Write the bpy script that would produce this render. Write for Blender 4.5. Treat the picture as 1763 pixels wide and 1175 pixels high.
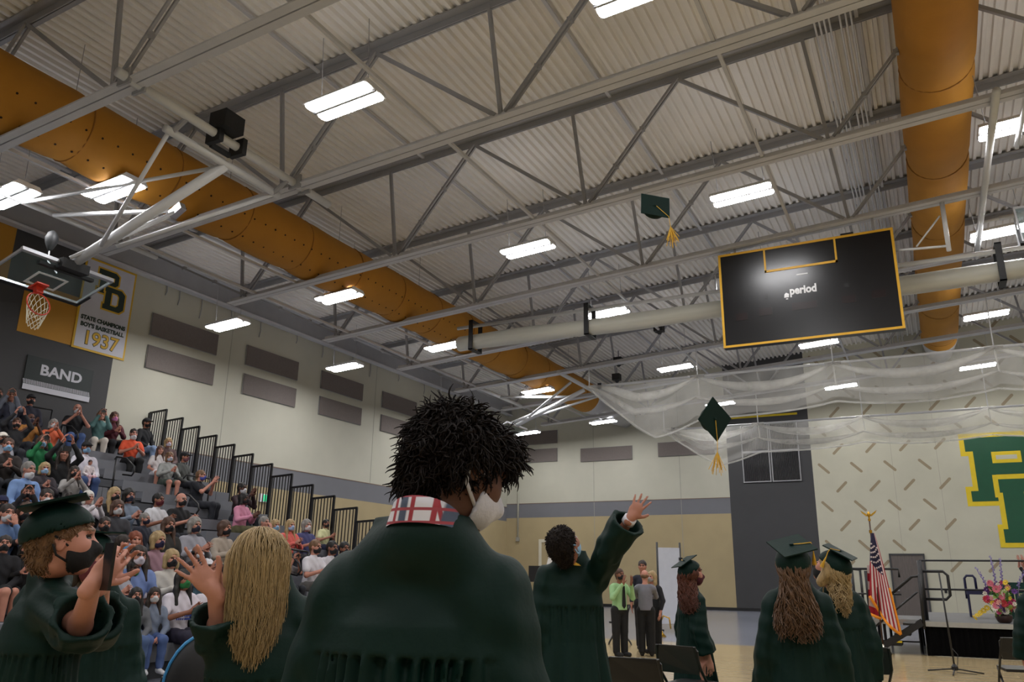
import bpy, bmesh, math, random
import numpy as np
from mathutils import Vector, Matrix
random.seed(7); rng = np.random.default_rng(7)
for _o in list(bpy.data.objects): bpy.data.objects.remove(_o)
SC = bpy.context.scene; COL = SC.collection
# ------------------------------------------------------------------ camera
IW, IH, FPX = 1763., 1175., 1382.16
YAW, PIT, ROL = -0.478021572, 0.285140334, 0.01432844
CAMZ = 1.4
_cy, _sy, _cp, _sp = math.cos(YAW), math.sin(YAW), math.cos(PIT), math.sin(PIT)
FW = np.array([_sy*_cp, _cy*_cp, _sp]); _r = np.array([_cy, -_sy, 0.]); _u = np.cross(_r, FW)
RT = math.cos(ROL)*_r + math.sin(ROL)*_u; UP = -math.sin(ROL)*_r + math.cos(ROL)*_u
CP = np.array([0, 0, CAMZ])
cd = bpy.data.cameras.new('camera'); cam = bpy.data.objects.new('camera', cd); COL.objects.link(cam)
cd.sensor_width = 36.; cd.sensor_fit = 'HORIZONTAL'; cd.lens = FPX/IW*36.; cd.clip_end = 200; cd.clip_start = .05
cam.matrix_world = Matrix(((RT[0], UP[0], -FW[0], 0), (RT[1], UP[1], -FW[1], 0), (RT[2], UP[2], -FW[2], CAMZ), (0, 0, 0, 1)))
SC.camera = cam
# ------------------------------------------------------------------ world, exposure
wd = bpy.data.worlds.new('world'); SC.world = wd; wd.use_nodes = True
wd.node_tree.nodes['Background'].inputs[0].default_value = (.8, .9, 1, 1)
wd.node_tree.nodes['Background'].inputs[1].default_value = 0.0
SC.view_settings.view_transform = 'Standard'; SC.view_settings.look = 'None'
SC.view_settings.exposure = 0.0; SC.view_settings.gamma = 1.0; SC.view_settings.use_curve_mapping = False
SC.cycles.max_bounces = 7; SC.cycles.transparent_max_bounces = 10
LAMP = 68.0
# ------------------------------------------------------------------ room dimensions
XL, YB, XR, YF = -20.72, 39.65, 16.0, -8.0
SL = math.tan(.0651)
def zdeck(x): return 10.9 + SL*(x - XL)
def zchord(x): return 8.25 + SL*(x - XL)
TRUSS_Y = [-1.0, 3.1, 7.15, 11.1, 15.1, 19.1, 23.15, 27.15, 31.2, 35.3]
# ------------------------------------------------------------------ pixel helpers (rays of the calibrated camera)
def ray(x, y): return FW + RT*((x-IW/2)/FPX) - UP*((y-IH/2)/FPX)
def onY(x, y, Y): d = ray(x, y); return CP + d*(Y/d[1])
def onX(x, y, X): d = ray(x, y); return CP + d*(X/d[0])
def onZ(x, y, Z): d = ray(x, y); return CP + d*((Z-CAMZ)/d[2])
def onD(x, y, dep): return CP + ray(x, y)*dep
def onroof(x, y, z0):
    d = ray(x, y); return CP + d*((z0-SL*XL-CP[2])/(d[2]-SL*d[0]))
# ------------------------------------------------------------------ materials
MATS = {}
def lin(c):
    return tuple(((v/255.)/12.92 if v/255. <= .04045 else ((v/255.+.055)/1.055)**2.4) for v in c[:3])
def mat(name, rgb, rough=.6, var=.08, scale=6., bump=0., bscale=40., metal=0., spec=.5, stretch=None, emit=None, sheen=0.):
    """procedural material: base colour broken up by noise, optional fine relief"""
    if name in MATS: return MATS[name]
    m = bpy.data.materials.new(name); m.use_nodes = True; nt = m.node_tree; b = nt.nodes['Principled BSDF']
    c = lin(rgb); b.inputs['Roughness'].default_value = rough; b.inputs['Metallic'].default_value = metal
    b.inputs['Specular IOR Level'].default_value = spec
    if sheen: b.inputs['Sheen Weight'].default_value = sheen
    tc = nt.nodes.new('ShaderNodeTexCoord'); mp = nt.nodes.new('ShaderNodeMapping'); nt.links.new(tc.outputs['Object'], mp.inputs[0])
    if stretch: mp.inputs['Scale'].default_value = stretch
    if var:
        n = nt.nodes.new('ShaderNodeTexNoise'); n.inputs['Scale'].default_value = scale; n.inputs['Detail'].default_value = 4
        nt.links.new(mp.outputs[0], n.inputs['Vector'])
        r = nt.nodes.new('ShaderNodeValToRGB'); r.color_ramp.elements[0].position = .3; r.color_ramp.elements[1].position = .7
        r.color_ramp.elements[0].color = (*[v*(1-var) for v in c], 1); r.color_ramp.elements[1].color = (*[min(1, v*(1+var)) for v in c], 1)
        nt.links.new(n.outputs[0], r.inputs[0]); nt.links.new(r.outputs[0], b.inputs['Base Color'])
    else: b.inputs['Base Color'].default_value = (*c, 1)
    if bump:
        n2 = nt.nodes.new('ShaderNodeTexNoise'); n2.inputs['Scale'].default_value = bscale; nt.links.new(mp.outputs[0], n2.inputs['Vector'])
        bp = nt.nodes.new('ShaderNodeBump'); bp.inputs['Strength'].default_value = bump; bp.inputs['Distance'].default_value = .02
        nt.links.new(n2.outputs[0], bp.inputs['Height']); nt.links.new(bp.outputs[0], b.inputs['Normal'])
    if emit:
        b.inputs['Emission Color'].default_value = (*lin(emit[0]), 1); b.inputs['Emission Strength'].default_value = emit[1]
    MATS[name] = m; return m
# ------------------------------------------------------------------ mesh builder
class MB:
    def __init__(s): s.v = []; s.f = []; s.m = []
    def quad(s, a, b, c, d, mi=0):
        n = len(s.v); s.v += [tuple(a), tuple(b), tuple(c), tuple(d)]; s.f.append((n, n+1, n+2, n+3)); s.m.append(mi); return s
    def poly(s, pts, mi=0):
        n = len(s.v); s.v += [tuple(p) for p in pts]; s.f.append(tuple(range(n, n+len(pts)))); s.m.append(mi); return s
    def box(s, lo, hi, mi=0, M=None):
        x0, y0, z0 = lo; x1, y1, z1 = hi; n = len(s.v)
        P = [(x0,y0,z0),(x1,y0,z0),(x1,y1,z0),(x0,y1,z0),(x0,y0,z1),(x1,y0,z1),(x1,y1,z1),(x0,y1,z1)]
        if M is not None: P = [tuple(M @ Vector(p)) for p in P]
        s.v += P
        for f in ((0,3,2,1),(4,5,6,7),(0,1,5,4),(1,2,6,5),(2,3,7,6),(3,0,4,7)): s.f.append(tuple(n+i for i in f)); s.m.append(mi)
        return s
    def bar(s, a, b, w, h, up=(0,0,1), mi=0):
        """rectangular bar from a to b, w across, h along up"""
        a = Vector(a); b = Vector(b); d = (b-a).normalized(); u = Vector(up); x = d.cross(u)
        if x.length < 1e-5: x = d.cross(Vector((1,0,0)))
        x.normalize(); u = x.cross(d).normalized(); n = len(s.v)
        for p in (a, b):
            for i, j in ((-1,-1),(1,-1),(1,1),(-1,1)): s.v.append(tuple(p + x*(i*w/2) + u*(j*h/2)))
        for f in ((0,1,2,3),(7,6,5,4),(0,4,5,1),(1,5,6,2),(2,6,7,3),(3,7,4,0)): s.f.append(tuple(n+i for i in f)); s.m.append(mi)
        return s
    def tube(s, pts, r, n=8, mi=0, closed=False, cap=True):
        pts = [Vector(p) for p in pts]; rr = r if hasattr(r, '__len__') else [r]*len(pts); L = len(pts); base = len(s.v)
        ref = None
        for i, p in enumerate(pts):
            if closed: d = (pts[(i+1) % L]-pts[i-1])
            else: d = pts[min(i+1, L-1)]-pts[max(i-1, 0)]
            d.normalize()
            if ref is None:
                ref = d.cross(Vector((0,0,1)))
                if ref.length < .05: ref = d.cross(Vector((1,0,0)))
            x = (ref - d*ref.dot(d)).normalized(); ref = x; y = d.cross(x)
            for k in range(n):
                a = 2*math.pi*k/n; s.v.append(tuple(p + (x*math.cos(a)+y*math.sin(a))*rr[i]))
        for i in range(L if closed else L-1):
            j = (i+1) % L
            for k in range(n):
                k2 = (k+1) % n; s.f.append((base+i*n+k, base+i*n+k2, base+j*n+k2, base+j*n+k)); s.m.append(mi)
        if cap and not closed:
            s.f.append(tuple(base+k for k in range(n))[::-1]); s.m.append(mi)
            s.f.append(tuple(base+(L-1)*n+k for k in range(n))); s.m.append(mi)
        return s
    def lathe(s, prof, n=16, o=(0,0,0), mi=0):
        base = len(s.v); o = Vector(o)
        for r, z in prof:
            for k in range(n): a = 2*math.pi*k/n; s.v.append((o.x+r*math.cos(a), o.y+r*math.sin(a), o.z+z))
        for i in range(len(prof)-1):
            for k in range(n): k2 = (k+1) % n; s.f.append((base+i*n+k, base+i*n+k2, base+(i+1)*n+k2, base+(i+1)*n+k)); s.m.append(mi)
        s.f.append(tuple(base+k for k in range(n))[::-1]); s.m.append(mi)
        s.f.append(tuple(base+(len(prof)-1)*n+k for k in range(n))); s.m.append(mi)
        return s
    def prism(s, pts, vec, mi=0):
        """closed polygon extruded along vec"""
        n = len(s.v); k = len(pts); vec = Vector(vec)
        s.v += [tuple(p) for p in pts] + [tuple(Vector(p)+vec) for p in pts]
        s.f.append(tuple(range(n, n+k))[::-1]); s.f.append(tuple(range(n+k, n+2*k))); s.m += [mi, mi]
        for i in range(k): j = (i+1) % k; s.f.append((n+i, n+j, n+k+j, n+k+i)); s.m.append(mi)
        return s
    def mesh(s, name, smooth=False):
        me = bpy.data.meshes.new(name); me.from_pydata(s.v, [], s.f); me.update()
        if any(s.m): me.polygons.foreach_set('material_index', s.m)
        if smooth: me.polygons.foreach_set('use_smooth', [True]*len(s.f))
        return me
def link(name, data, m=None, parent=None, loc=None):
    o = bpy.data.objects.new(name, data); COL.objects.link(o)
    if m is not None and data is not None:
        ms = m if isinstance(m, (list, tuple)) else [m]
        if len(data.materials) == 0:
            for q in ms: data.materials.append(q)
        else:
            for i, q in enumerate(ms):
                if i < len(data.materials) and data.materials[i] != q:
                    o.material_slots[i].link = 'OBJECT'; o.material_slots[i].material = q
    if parent is not None: o.parent = parent
    if loc is not None: o.location = loc
    return o
def tag(o, label=None, cat=None, group=None, kind=None):
    if label: o['label'] = label
    if cat: o['category'] = cat
    if group: o['group'] = group
    if kind: o['kind'] = kind
    return o
def thing(name, label, cat, loc=(0,0,0), rz=0, group=None, kind=None):
    o = bpy.data.objects.new(name, None); COL.objects.link(o); o.location = loc; o.rotation_euler = (0, 0, rz); o.empty_display_size = .1
    return tag(o, label, cat, group, kind)
def part(name, mb, m, parent, smooth=False, loc=None, kind=None, label=None):
    o = link(name, mb.mesh(name, smooth), m, parent, loc)
    if kind: o['kind'] = kind
    if label: o['label'] = label
    return o
def struct(name, mb, m, label, smooth=False):
    o = part(name, mb, m, None, smooth); return tag(o, label, name.split('_')[0], kind='structure')
def shift(o_root, parts_abs=True):
    pass
FONT = None
def text_mesh(body, size, align='CENTER', depth=.004, bold=0.):
    cu = bpy.data.curves.new('lettering', 'FONT'); cu.body = body; cu.size = size; cu.align_x = align; cu.align_y = 'CENTER'
    cu.extrude = depth; cu.offset = bold; cu.resolution_u = 3
    ob = bpy.data.objects.new('tmp', cu); COL.objects.link(ob); dg = bpy.context.evaluated_depsgraph_get(); dg.update()
    me = bpy.data.meshes.new_from_object(ob.evaluated_get(dg)); bpy.data.objects.remove(ob); bpy.data.curves.remove(cu)
    me.materials.clear(); return me

# ------------------------------------------------------------------ palette
M_cream = mat('cream_wall_paint', (182,180,165), .75, .03, 1.2, .06, 60)
M_tan = mat('tan_wall_paint', (168,152,116), .75, .04, 1.2, .06, 60)
M_band = mat('grey_stripe_paint', (110,111,116), .7, .03, 1.5)
M_dark = mat('charcoal_wall_paint', (60,60,62), .7, .05, 1.2, .05, 50)
M_black = mat('black_paint', (16,16,18), .5, .1, 8)
M_joint = mat('wall_joint_sealant', (150,148,138), .8, .05)
M_deck = mat('grey_painted_deck', (232,228,222), .6, .04, .8)
M_steel = mat('grey_painted_steel', (196,196,200), .5, .05, 2.)
M_steeld = mat('primer_grey_steel', (150,150,153), .55, .05, 2.)
M_pipe = mat('white_painted_pipe', (205,206,208), .4, .04, 3.)
M_yellow = mat('golden_fabric_duct', (178,122,30), .75, .07, 1.5, .08, 30)
M_hole = mat('duct_vent_hole', (48,28,8), .9, 0)
M_white = mat('white_enamel', (220,220,222), .4, .03)
M_alu = mat('brushed_aluminium', (190,192,196), .3, .05, 8, metal=.8)
M_chrome = mat('bright_metal', (220,215,205), .18, .03, 8, metal=1.)
M_gold = mat('polished_gold', (205,160,60), .25, .08, 8, metal=.9)
M_green = mat('team_green_paint', (8,76,48), .5, .05, 4)
M_yel = mat('team_yellow_paint', (218,190,28), .5, .05, 4)
M_wood = None
# ================================================================== SETTING
# floor: maple boards and grey sports border
def floor_mat():
    m = bpy.data.materials.new('maple_sports_floor'); m.use_nodes = True; nt = m.node_tree; b = nt.nodes['Principled BSDF']
    tc = nt.nodes.new('ShaderNodeTexCoord'); mp = nt.nodes.new('ShaderNodeMapping'); nt.links.new(tc.outputs['Object'], mp.inputs[0])
    mp.inputs['Scale'].default_value = (1, 1, 1)
    br = nt.nodes.new('ShaderNodeTexBrick'); br.inputs['Scale'].default_value = 1.; br.inputs['Brick Width'].default_value = .9; br.inputs['Row Height'].default_value = .057
    br.inputs['Mortar Size'].default_value = .0015; br.offset_frequency = 3; br.offset = .37
    br.inputs['Color1'].default_value = (*lin((204,184,144)), 1); br.inputs['Color2'].default_value = (*lin((188,166,124)), 1); br.inputs['Mortar'].default_value = (*lin((146,122,86)), 1)
    nt.links.new(mp.outputs[0], br.inputs['Vector'])
    n = nt.nodes.new('ShaderNodeTexNoise'); n.inputs['Scale'].default_value = 4; mp2 = nt.nodes.new('ShaderNodeMapping'); mp2.inputs['Scale'].default_value = (.6, 8, 1)
    nt.links.new(tc.outputs['Object'], mp2.inputs[0]); nt.links.new(mp2.outputs[0], n.inputs['Vector'])
    mx = nt.nodes.new('ShaderNodeMixRGB'); mx.blend_type = 'MULTIPLY'; mx.inputs[0].default_value = .25
    nt.links.new(br.outputs[0], mx.inputs[1]); nt.links.new(n.outputs[0], mx.inputs[2]); nt.links.new(mx.outputs[0], b.inputs['Base Color'])
    b.inputs['Roughness'].default_value = .16; b.inputs['Specular IOR Level'].default_value = .5
    return m
M_floor = floor_mat()
M_border = mat('grey_blue_floor_paint', (126,130,142), .2, .05, 1.5)
M_gline = mat('green_floor_paint', (20,82,58), .2, .05, 2)
fl = struct('floor', MB().quad((XL,YF,0),(XR,YF,0),(XR,YB,0),(XL,YB,0)), M_floor, 'glossy maple sports hall floor with grey border')
# painted areas lie on the boards as thin coats
part('painted_border', MB().box((XL,19.2,0),(XR,YB,.0015)), M_border, fl)
part('painted_border', MB().box((XL,YF,0),(-8.6,19.2,.0015)), M_border, fl)
part('painted_line', MB().box((-8,6.9,0),(9,8.6,.0015)), M_gline, fl)
# ceiling deck: fluted sheet, ribs along the hall
mb = MB(); x = XL-.6; pts = []
while x < XR+.6:
    for dx, dz in ((0, 0), (.07, 0), (.09, .085), (.18, .085)): pts.append((x+dx, dz))
    x += .2
for (a, za), (b, zb) in zip(pts[:-1], pts[1:]):
    mb.quad((a,YF,zdeck(a)+za),(a,YB,zdeck(a)+za),(b,YB,zdeck(b)+zb),(b,YF,zdeck(b)+zb))
ce = struct('ceiling', mb, M_deck, 'grey fluted metal roof deck over the hall')
part('roof_insulation', MB().quad((XL-1,YF-.5,zdeck(XL-1)+.12),(XR+1,YF-.5,zdeck(XR+1)+.12),(XR+1,YB+.5,zdeck(XR+1)+.12),(XL-1,YB+.5,zdeck(XL-1)+.12)), M_steeld, ce)
# ---- left wall
Z1, Z2 = 4.63*1.12-.42, 0  # placeholders, refined below
ZS1 = 5.02; ZS0 = 4.27          # grey stripe top / bottom
ZTOP = 14.
def xwall(name, x, bands, label, th=.3, sgn=-1):
    mb = MB(); ms = []
    for (y0, y1, z0, z1, m) in bands:
        if m not in ms: ms.append(m)
        mb.box((min(x, x+sgn*th), y0, z0), (max(x, x+sgn*th), y1, z1), ms.index(m))
    return struct(name, mb, ms, label)
YG = 14.75                     # edge of the charcoal end of the left wall
M_gold_wall = mat('gold_wall_paint', (176,126,34), .7, .05, 1.2)
wl = xwall('wall_left', XL, [(YG, YB, ZS1, ZTOP, M_cream), (YG, YB, ZS0, ZS1, M_band), (YG, YB, 0, ZS0, M_tan), (YF, YG, 0, ZTOP, M_dark)], 'tall cream and grey side wall with acoustic panels behind the bleachers')
def wallpatch(name, parent, p0, p1, m, X=XL, th=.01):
    part(name, MB().box((X, p0[0], p0[1]), (X+th, p1[0], p1[1])), m, parent)
# gold painted block on the charcoal wall
g0 = onX(17, 590, XL)
q = [onX(35, 552, XL), onX(132, 592, XL)]
wallpatch('painted_gold_block', wl, (q[0][1]-.05, onX(121,598,XL)[2]+.05), (YG-1.2, onX(121,598,XL)[2]+1.45), M_gold_wall)
wallpatch('painted_gold_block', wl, (YF+.1, 8.6), (onX(20,440,XL)[1], 11.2), M_gold_wall)
for y in (onX(395,620,XL)[1], onX(637,830,XL)[1], onX(160,500,XL)[1]-9, 33.5): part('wall_joint', MB().box((XL, y-.012, ZS1+.01), (XL+.004, y+.012, zdeck(XL)-.4)), M_joint, wl)
part('stripe_cap', MB().box((XL, YG, ZS1-.015), (XL+.012, YB, ZS1+.015)), mat('brown_edge_line', (120,98,84), .7, .05), wl)  # thin brown line along the top edge of the grey stripe
M_ac = mat('taupe_acoustic_fabric', (112,104,100), .95, .06, 20, .15, 120)
def acoustic(p0, axis, w, h, label, parent=None):
    """fabric wrapped wall panel with a slim edge"""
    if axis == 'y': mb = MB().box((XL+.018, p0[0], p0[1]), (XL+.069, p0[0]+w, p0[1]+h)); fr = [((XL+.013, p0[0]-.012, p0[1]-.012), (XL+.045, p0[0]+w+.012, p0[1]+h+.012))]
    else: mb = MB().box((p0[0], YB-.069, p0[1]), (p0[0]+w, YB-.018, p0[1]+h)); fr = [((p0[0]-.012, YB-.045, p0[1]-.012), (p0[0]+w+.012, YB-.013, p0[1]+h+.012))]
    c = Vector((XL, p0[0], p0[1])) if axis == 'y' else Vector((p0[0], YB, p0[1]))
    t = thing('acoustic_panel', label, 'wall panel', c, group='taupe acoustic panels on the upper walls')
    for n, b in (('fabric_face', mb),):
        b.v = [tuple(Vector(v)-c) for v in b.v]; part(n, b, M_ac, t)
    f = MB().box(*fr[0]); f.v = [tuple(Vector(v)-c) for v in f.v]; part('panel_edge', f, M_steeld, t)
za, zb_ = onX(262,538,XL)[2]-.72, onX(250,633,XL)[2]
order = ['next to the champions banner', 'second along from the champions banner', 'third along from the champions banner', 'behind the curly haired graduate', 'farthest along before the corner']
for i, y in enumerate((onX(254,594,XL)[1], onX(419,645,XL)[1], onX(549,690,XL)[1], onX(655,720,XL)[1], onX(655,720,XL)[1]+3.9)):
    acoustic((y, za), 'y', 2.62, .70, 'upper taupe acoustic panel on side wall '+order[i])
    acoustic((y, zb_), 'y', 2.62, .70, 'lower taupe acoustic panel on side wall '+order[i])
# ---- back wall
xg0, xg1 = -8.6, -4.73
M_slot = mat('slot_fabric_tan', (150,136,112), .95, .06, 30)
M_ivory = mat('ivory_block_wall', (188,185,166), .75, .04, 1.2, .06, 60)
mb = MB(); th = .3
for (x0, x1, z0, z1, mi) in ((XL-.3, xg0, ZS1+.16, ZTOP, 0), (XL-.3, xg0, ZS0+.16, ZS1+.16, 1), (XL-.3, xg0, 0, ZS0+.16, 2), (xg0, xg1, 0, ZTOP, 3), (xg1, XR, 0, ZTOP, 4)):
    mb.box((x0, YB, z0), (x1, YB+th, z1), mi)
wb = struct('wall_back', mb, [M_cream, M_band, M_tan, M_dark, M_ivory], 'far end wall, cream, charcoal and ivory with slotted blocks')
part('stripe_cap', MB().box((XL, YB-.012, ZS1+.145), (xg0, YB, ZS1+.175)), MATS['brown_edge_line'], wb)
for x in (-15.6, -11.0): part('wall_joint', MB().box((x-.012, YB-.004, 0), (x+.012, YB, 11)), M_joint, wb)
for x in (-1.35, .45): part('wall_joint', MB().box((x-.01, YB-.004, 0), (x+.01, YB, 12)), mat('ivory_joint', (168,162,148), .8, .03), wb)
# pill shaped acoustic slots, one piece each
def pill(cx, cz, ang, L=.66, w=.12):
    pts = []; n = 6
    for e in (1, -1):
        for i in range(n+1):
            a = -math.pi/2 + math.pi*i/n
            u, v = e*(L/2-w/2+math.cos(a)*w/2), e*math.sin(a)*w/2
            pts.append((cx+u*math.cos(ang)-v*math.sin(ang), 0, cz+u*math.sin(ang)+v*math.cos(ang)))
    return pts
SLOT = {s: MB().prism(pill(0, 0, s*math.radians(45)), (0, -.006, 0)).mesh('slot') for s in (1, -1)}
for r in range(13):
    zc = 12.4 - r*.862
    for c in range(12):
        s = 1 if r % 2 == 0 else -1
        xc = -3.55 + c*1.39 - (.69 if s < 0 else 0)
        if 1.1 < xc < 6.2 and 2.7 < zc < 7.6: continue
        o = link('slot', SLOT[s], M_slot, wb, (xc, YB, zc))
# windows with dark louvres in the charcoal strip
def louvre(n, x0, x1, z0, z1, label):
    t = thing('window_%d' % n, label, 'window', (x0, YB, z0), kind='structure'); w, h = x1-x0, z1-z0
    part('pane', MB().box((0, -.02, 0), (w, 0, h)), mat('dark_glazing', (20,18,22), .25, .05), t)
    for i in range(18): part('louvre', MB().box((w*(i+.5)/18-.012, -.05, .03), (w*(i+.5)/18+.012, -.02, h-.03)), mat('dark_louvre', (34,32,38), .5, .05), t)
    fr = MB()
    for a, b in (((-.05,-.06,-.05),(0,0,h+.05)), ((w,-.06,-.05),(w+.05,0,h+.05)), ((0,-.06,-.05),(w,0,0)), ((0,-.06,h),(w,0,h+.05))): fr.box(a, b)
    part('window_frame', fr, M_steeld, t)
louvre(1, -7.85, -6.65, 5.9, 7.25, 'dark louvred window in charcoal strip, lower pane beside cream wall')
louvre(2, -6.5, -5.3, 5.9, 7.25, 'dark louvred window in charcoal strip, lower pane beside ivory wall')
louvre(3, -7.85, -6.65, 7.35, 8.6, 'dark louvred window half hidden by netting beside cream wall')
louvre(4, -6.5, -5.3, 7.35, 8.6, 'dark louvred window half hidden by netting beside ivory wall')
part('gold_stripe', MB().box((-8.4, YB-.01, 8.98), (-5.2, YB, 9.08)), M_yel, wb)
# acoustic panels of the back wall
p0 = onY(1000.5, 796, YB); acoustic((p0[0], p0[2]), 'x', 2.85, .70, 'taupe acoustic panel on far wall below the white net end')
p0 = onY(1134, 787, YB); acoustic((p0[0], p0[2]), 'x', 2.85, .70, 'taupe acoustic panel on far wall beside the charcoal strip')
p0 = onY(860, 800, YB); p0[0] = -20.48; acoustic((p0[0]+.05, p0[2]), 'x', 2.75, .70, 'lower taupe acoustic panel on far wall beside the corner')
acoustic((p0[0]+.05, p0[2]+.98), 'x', 2.75, .70, 'upper taupe acoustic panel on far wall beside the corner')
# baseboards, other walls
bb = struct('baseboard_back', MB().box((XL, YB-.02, 0), (-1.9, YB, .14)).box((-.55, YB-.02, 0), (XR, YB, .14)), M_black, 'black rubber baseboard along far wall')
struct('baseboard_left', MB().box((XL, 16.4, 0), (XL+.02, YB-.02, .14)), M_black, 'black rubber baseboard along side wall')
xwall('wall_right', XR, [(YF, YB, ZS1, ZTOP+1, M_cream), (YF, YB, ZS0, ZS1, M_band), (YF, YB, 0, ZS0, M_tan)], 'cream and tan side wall opposite the bleachers', sgn=1)
struct('wall_front', MB().box((XL-.3, YF-.3, 0), (XR+.3, YF, ZTOP+1)), M_cream, 'cream wall behind the photographer')
# wall conduit in the corner, door frame, door on the stage side
t = thing('wall_conduit', 'thin cream vertical pipe on far wall near the corner', 'pipe', (-20.0, YB-.05, 3.3))
part('pipe', MB().tube([(0,0,.12),(0,0,5.6)], .05, 8), M_cream, t, True); part('junction_box', MB().box((-.09,-.05,-.1),(.09,.05,.12)), M_joint, t)
t = thing('door_1', 'cream framed doorway on far wall behind the cap tosser', 'door', (-18.75, YB, 0), kind='structure')
part('door_frame', MB().box((0,-.06,0),(.16,0,3.3)).box((.16,-.06,3.14),(2.2,0,3.3)).box((2.04,-.06,0),(2.2,0,3.14)), mat('cream_frame', (206,200,182), .5, .03), t)
part('door_leaf', MB().box((.16,-.03,0),(2.04,0,3.14)), M_tan, t)
part('door_handle', MB().box((1.85,-.09,1.0),(1.95,-.03,1.1)), M_alu, t)
t = thing('door_2', 'grey brown door in ivory wall behind the stage railing', 'door', (-1.85, YB, 0), kind='structure')
part('door_leaf', MB().box((0,-.05,0),(1.25,-.01,2.5)), mat('grey_brown_laminate', (96,88,84), .6, .12, 3, stretch=(8,8,1)), t)
part('door_frame', MB().box((-.07,-.07,0),(0,0,2.57)).box((1.25,-.07,0),(1.32,0,2.57)).box((0,-.07,2.5),(1.25,0,2.57)), M_dark, t)
part('door_handle', MB().box((.08,-.11,1.02),(.2,-.05,1.08)), M_alu, t)
t = thing('wall_outlet', 'small black outlet plate on ivory wall above the stage', 'outlet', (.1, YB-.01, 1.05)); part('plate', MB().box((-.05,-.02,-.08),(.05,.01,.08)), M_black, t)
# green exit box on tan wall behind the railing
p = onX(452, 858, XL)
t = thing('exit_light', 'small white box with green glow on tan wall behind the railing', 'sign', (XL, p[1], p[2]))
part('housing', MB().box((0,-.2,-.14),(.07,.2,.14)), M_white, t)
part('lens', MB().box((.07,-.03,-.11),(.085,.12,.11)), mat('green_lens', (60,200,140), .3, 0, emit=((60,220,150), .6)), t)
# ================================================================== WALL GRAPHICS
ML = Matrix(((0,0,1),(1,0,0),(0,1,0))).to_4x4()      # text plane -> left wall
MBK = Matrix(((1,0,0),(0,0,-1),(0,1,0))).to_4x4()    # text plane -> planes facing the camera side
def offset_poly(P, d):
    n = len(P); A = sum(P[i][0]*P[(i+1) % n][1]-P[(i+1) % n][0]*P[i][1] for i in range(n)); sg = -1 if A > 0 else 1; out = []
    for i in range(n):
        p0, p1, p2 = Vector(P[i-1]), Vector(P[i]), Vector(P[(i+1) % n]); e1 = (p1-p0).normalized(); e2 = (p2-p1).normalized()
        n1 = Vector((-e1.y, e1.x))*sg; n2 = Vector((-e2.y, e2.x))*sg; b = (n1+n2); b = b/max(b.dot(b)/2, .3); out.append(tuple(p1+b*d))
    return out
LP = [(0,0),(2.1,0),(2.55,-.3),(2.55,-1.3),(2.2,-1.6),(1.0,-1.6),(1.0,-2.26),(1.25,-2.26),(1.25,-2.7),(0,-2.7),(0,-2.26),(.28,-2.26),(.28,-.58),(0,-.58)]
LPC = [(.95,-.64),(2.02,-.64),(2.02,-1.12),(.95,-1.12)]
LD = [(1.05,-1.8),(3.1,-1.8),(3.6,-2.2),(3.6,-3.95),(3.1,-4.4),(.97,-4.4),(.97,-3.85),(1.15,-3.85),(1.15,-2.36),(1.05,-2.36)]
LDC = [(1.9,-2.35),(2.6,-2.35),(2.85,-2.6),(2.85,-3.6),(2.6,-3.85),(1.9,-3.85)]
def monogram(parent, M, s, mg, my, mbg, th=.004):
    for k, (P, m, nm) in enumerate(((offset_poly(LP, .19), my, 'letter_outline'), (LP, mg, 'letter'), (LPC, my, 'letter_outline'), (offset_poly(LPC, -.15), mbg, 'letter_counter'), (offset_poly(LD, .19), my, 'letter_outline'), (LD, mg, 'letter'), (LDC, my, 'letter_outline'), (offset_poly(LDC, -.15), mbg, 'letter_counter'))):
        mb = MB().prism([M @ Vector((u*s, v*s, k*th)) for u, v in P], (M.to_3x3() @ Vector((0, 0, th))))
        part(nm, mb, m, parent)
t = thing('wall_monogram', 'large green and yellow block letter monogram painted on ivory wall', 'emblem', (1.55, YB, 7.4))
monogram(t, MBK, 1.0, M_green, M_yel, M_ivory)
# champions banner
bl, br, tr = onX(121,598,XL), onX(211,621,XL), onX(236,475,XL)
by0, by1, bz0, bz1 = bl[1], br[1]+.02, (bl[2]+br[2])/2, tr[2]+.02
M_bw = mat('banner_white_vinyl', (196,196,206), .6, .03, 3); M_by = mat('banner_gold_print', (206,164,36), .6, .03, 3); M_bg = mat('banner_green_print', (24,44,34), .6, .03, 3)
W_, H_ = by1-by0, bz1-bz0
t = thing('champions_banner', 'white vinyl champions banner with gold border on charcoal wall', 'banner', (XL+.02, by0, bz0))
part('backing', MB().box((0,0,0),(.012,W_,H_)), M_by, t); part('sheet', MB().box((.008,.06,.06),(.018,W_-.06,H_-.06)), M_bw, t)
monogram(t, Matrix.Translation((.018, W_*.27, H_-.22)) @ ML, W_*.155, M_bg, M_by, M_bw, .001)
def lettering(body, size, m, parent, loc, M, bold=0., name='lettering', sx=1.):
    me = text_mesh(body, size, bold=bold); me.transform(Matrix.Translation(loc) @ M @ Matrix.Diagonal((sx,1,1,1))); return link(name, me, m, parent)
lettering('STATE CHAMPIONS', .165, M_bg, t, (.02, W_*.5, .93), ML, .009, sx=.98)
lettering("BOY'S BASKETBALL", .165, M_bg, t, (.02, W_*.5, .73), ML, .009, sx=.98)
lettering('1937', .56, M_bg, t, (.020, W_*.5, .36), ML, .022, sx=1.02); lettering('1937', .56, M_by, t, (.026, W_*.5, .36), ML, .006, sx=1.02)
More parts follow.
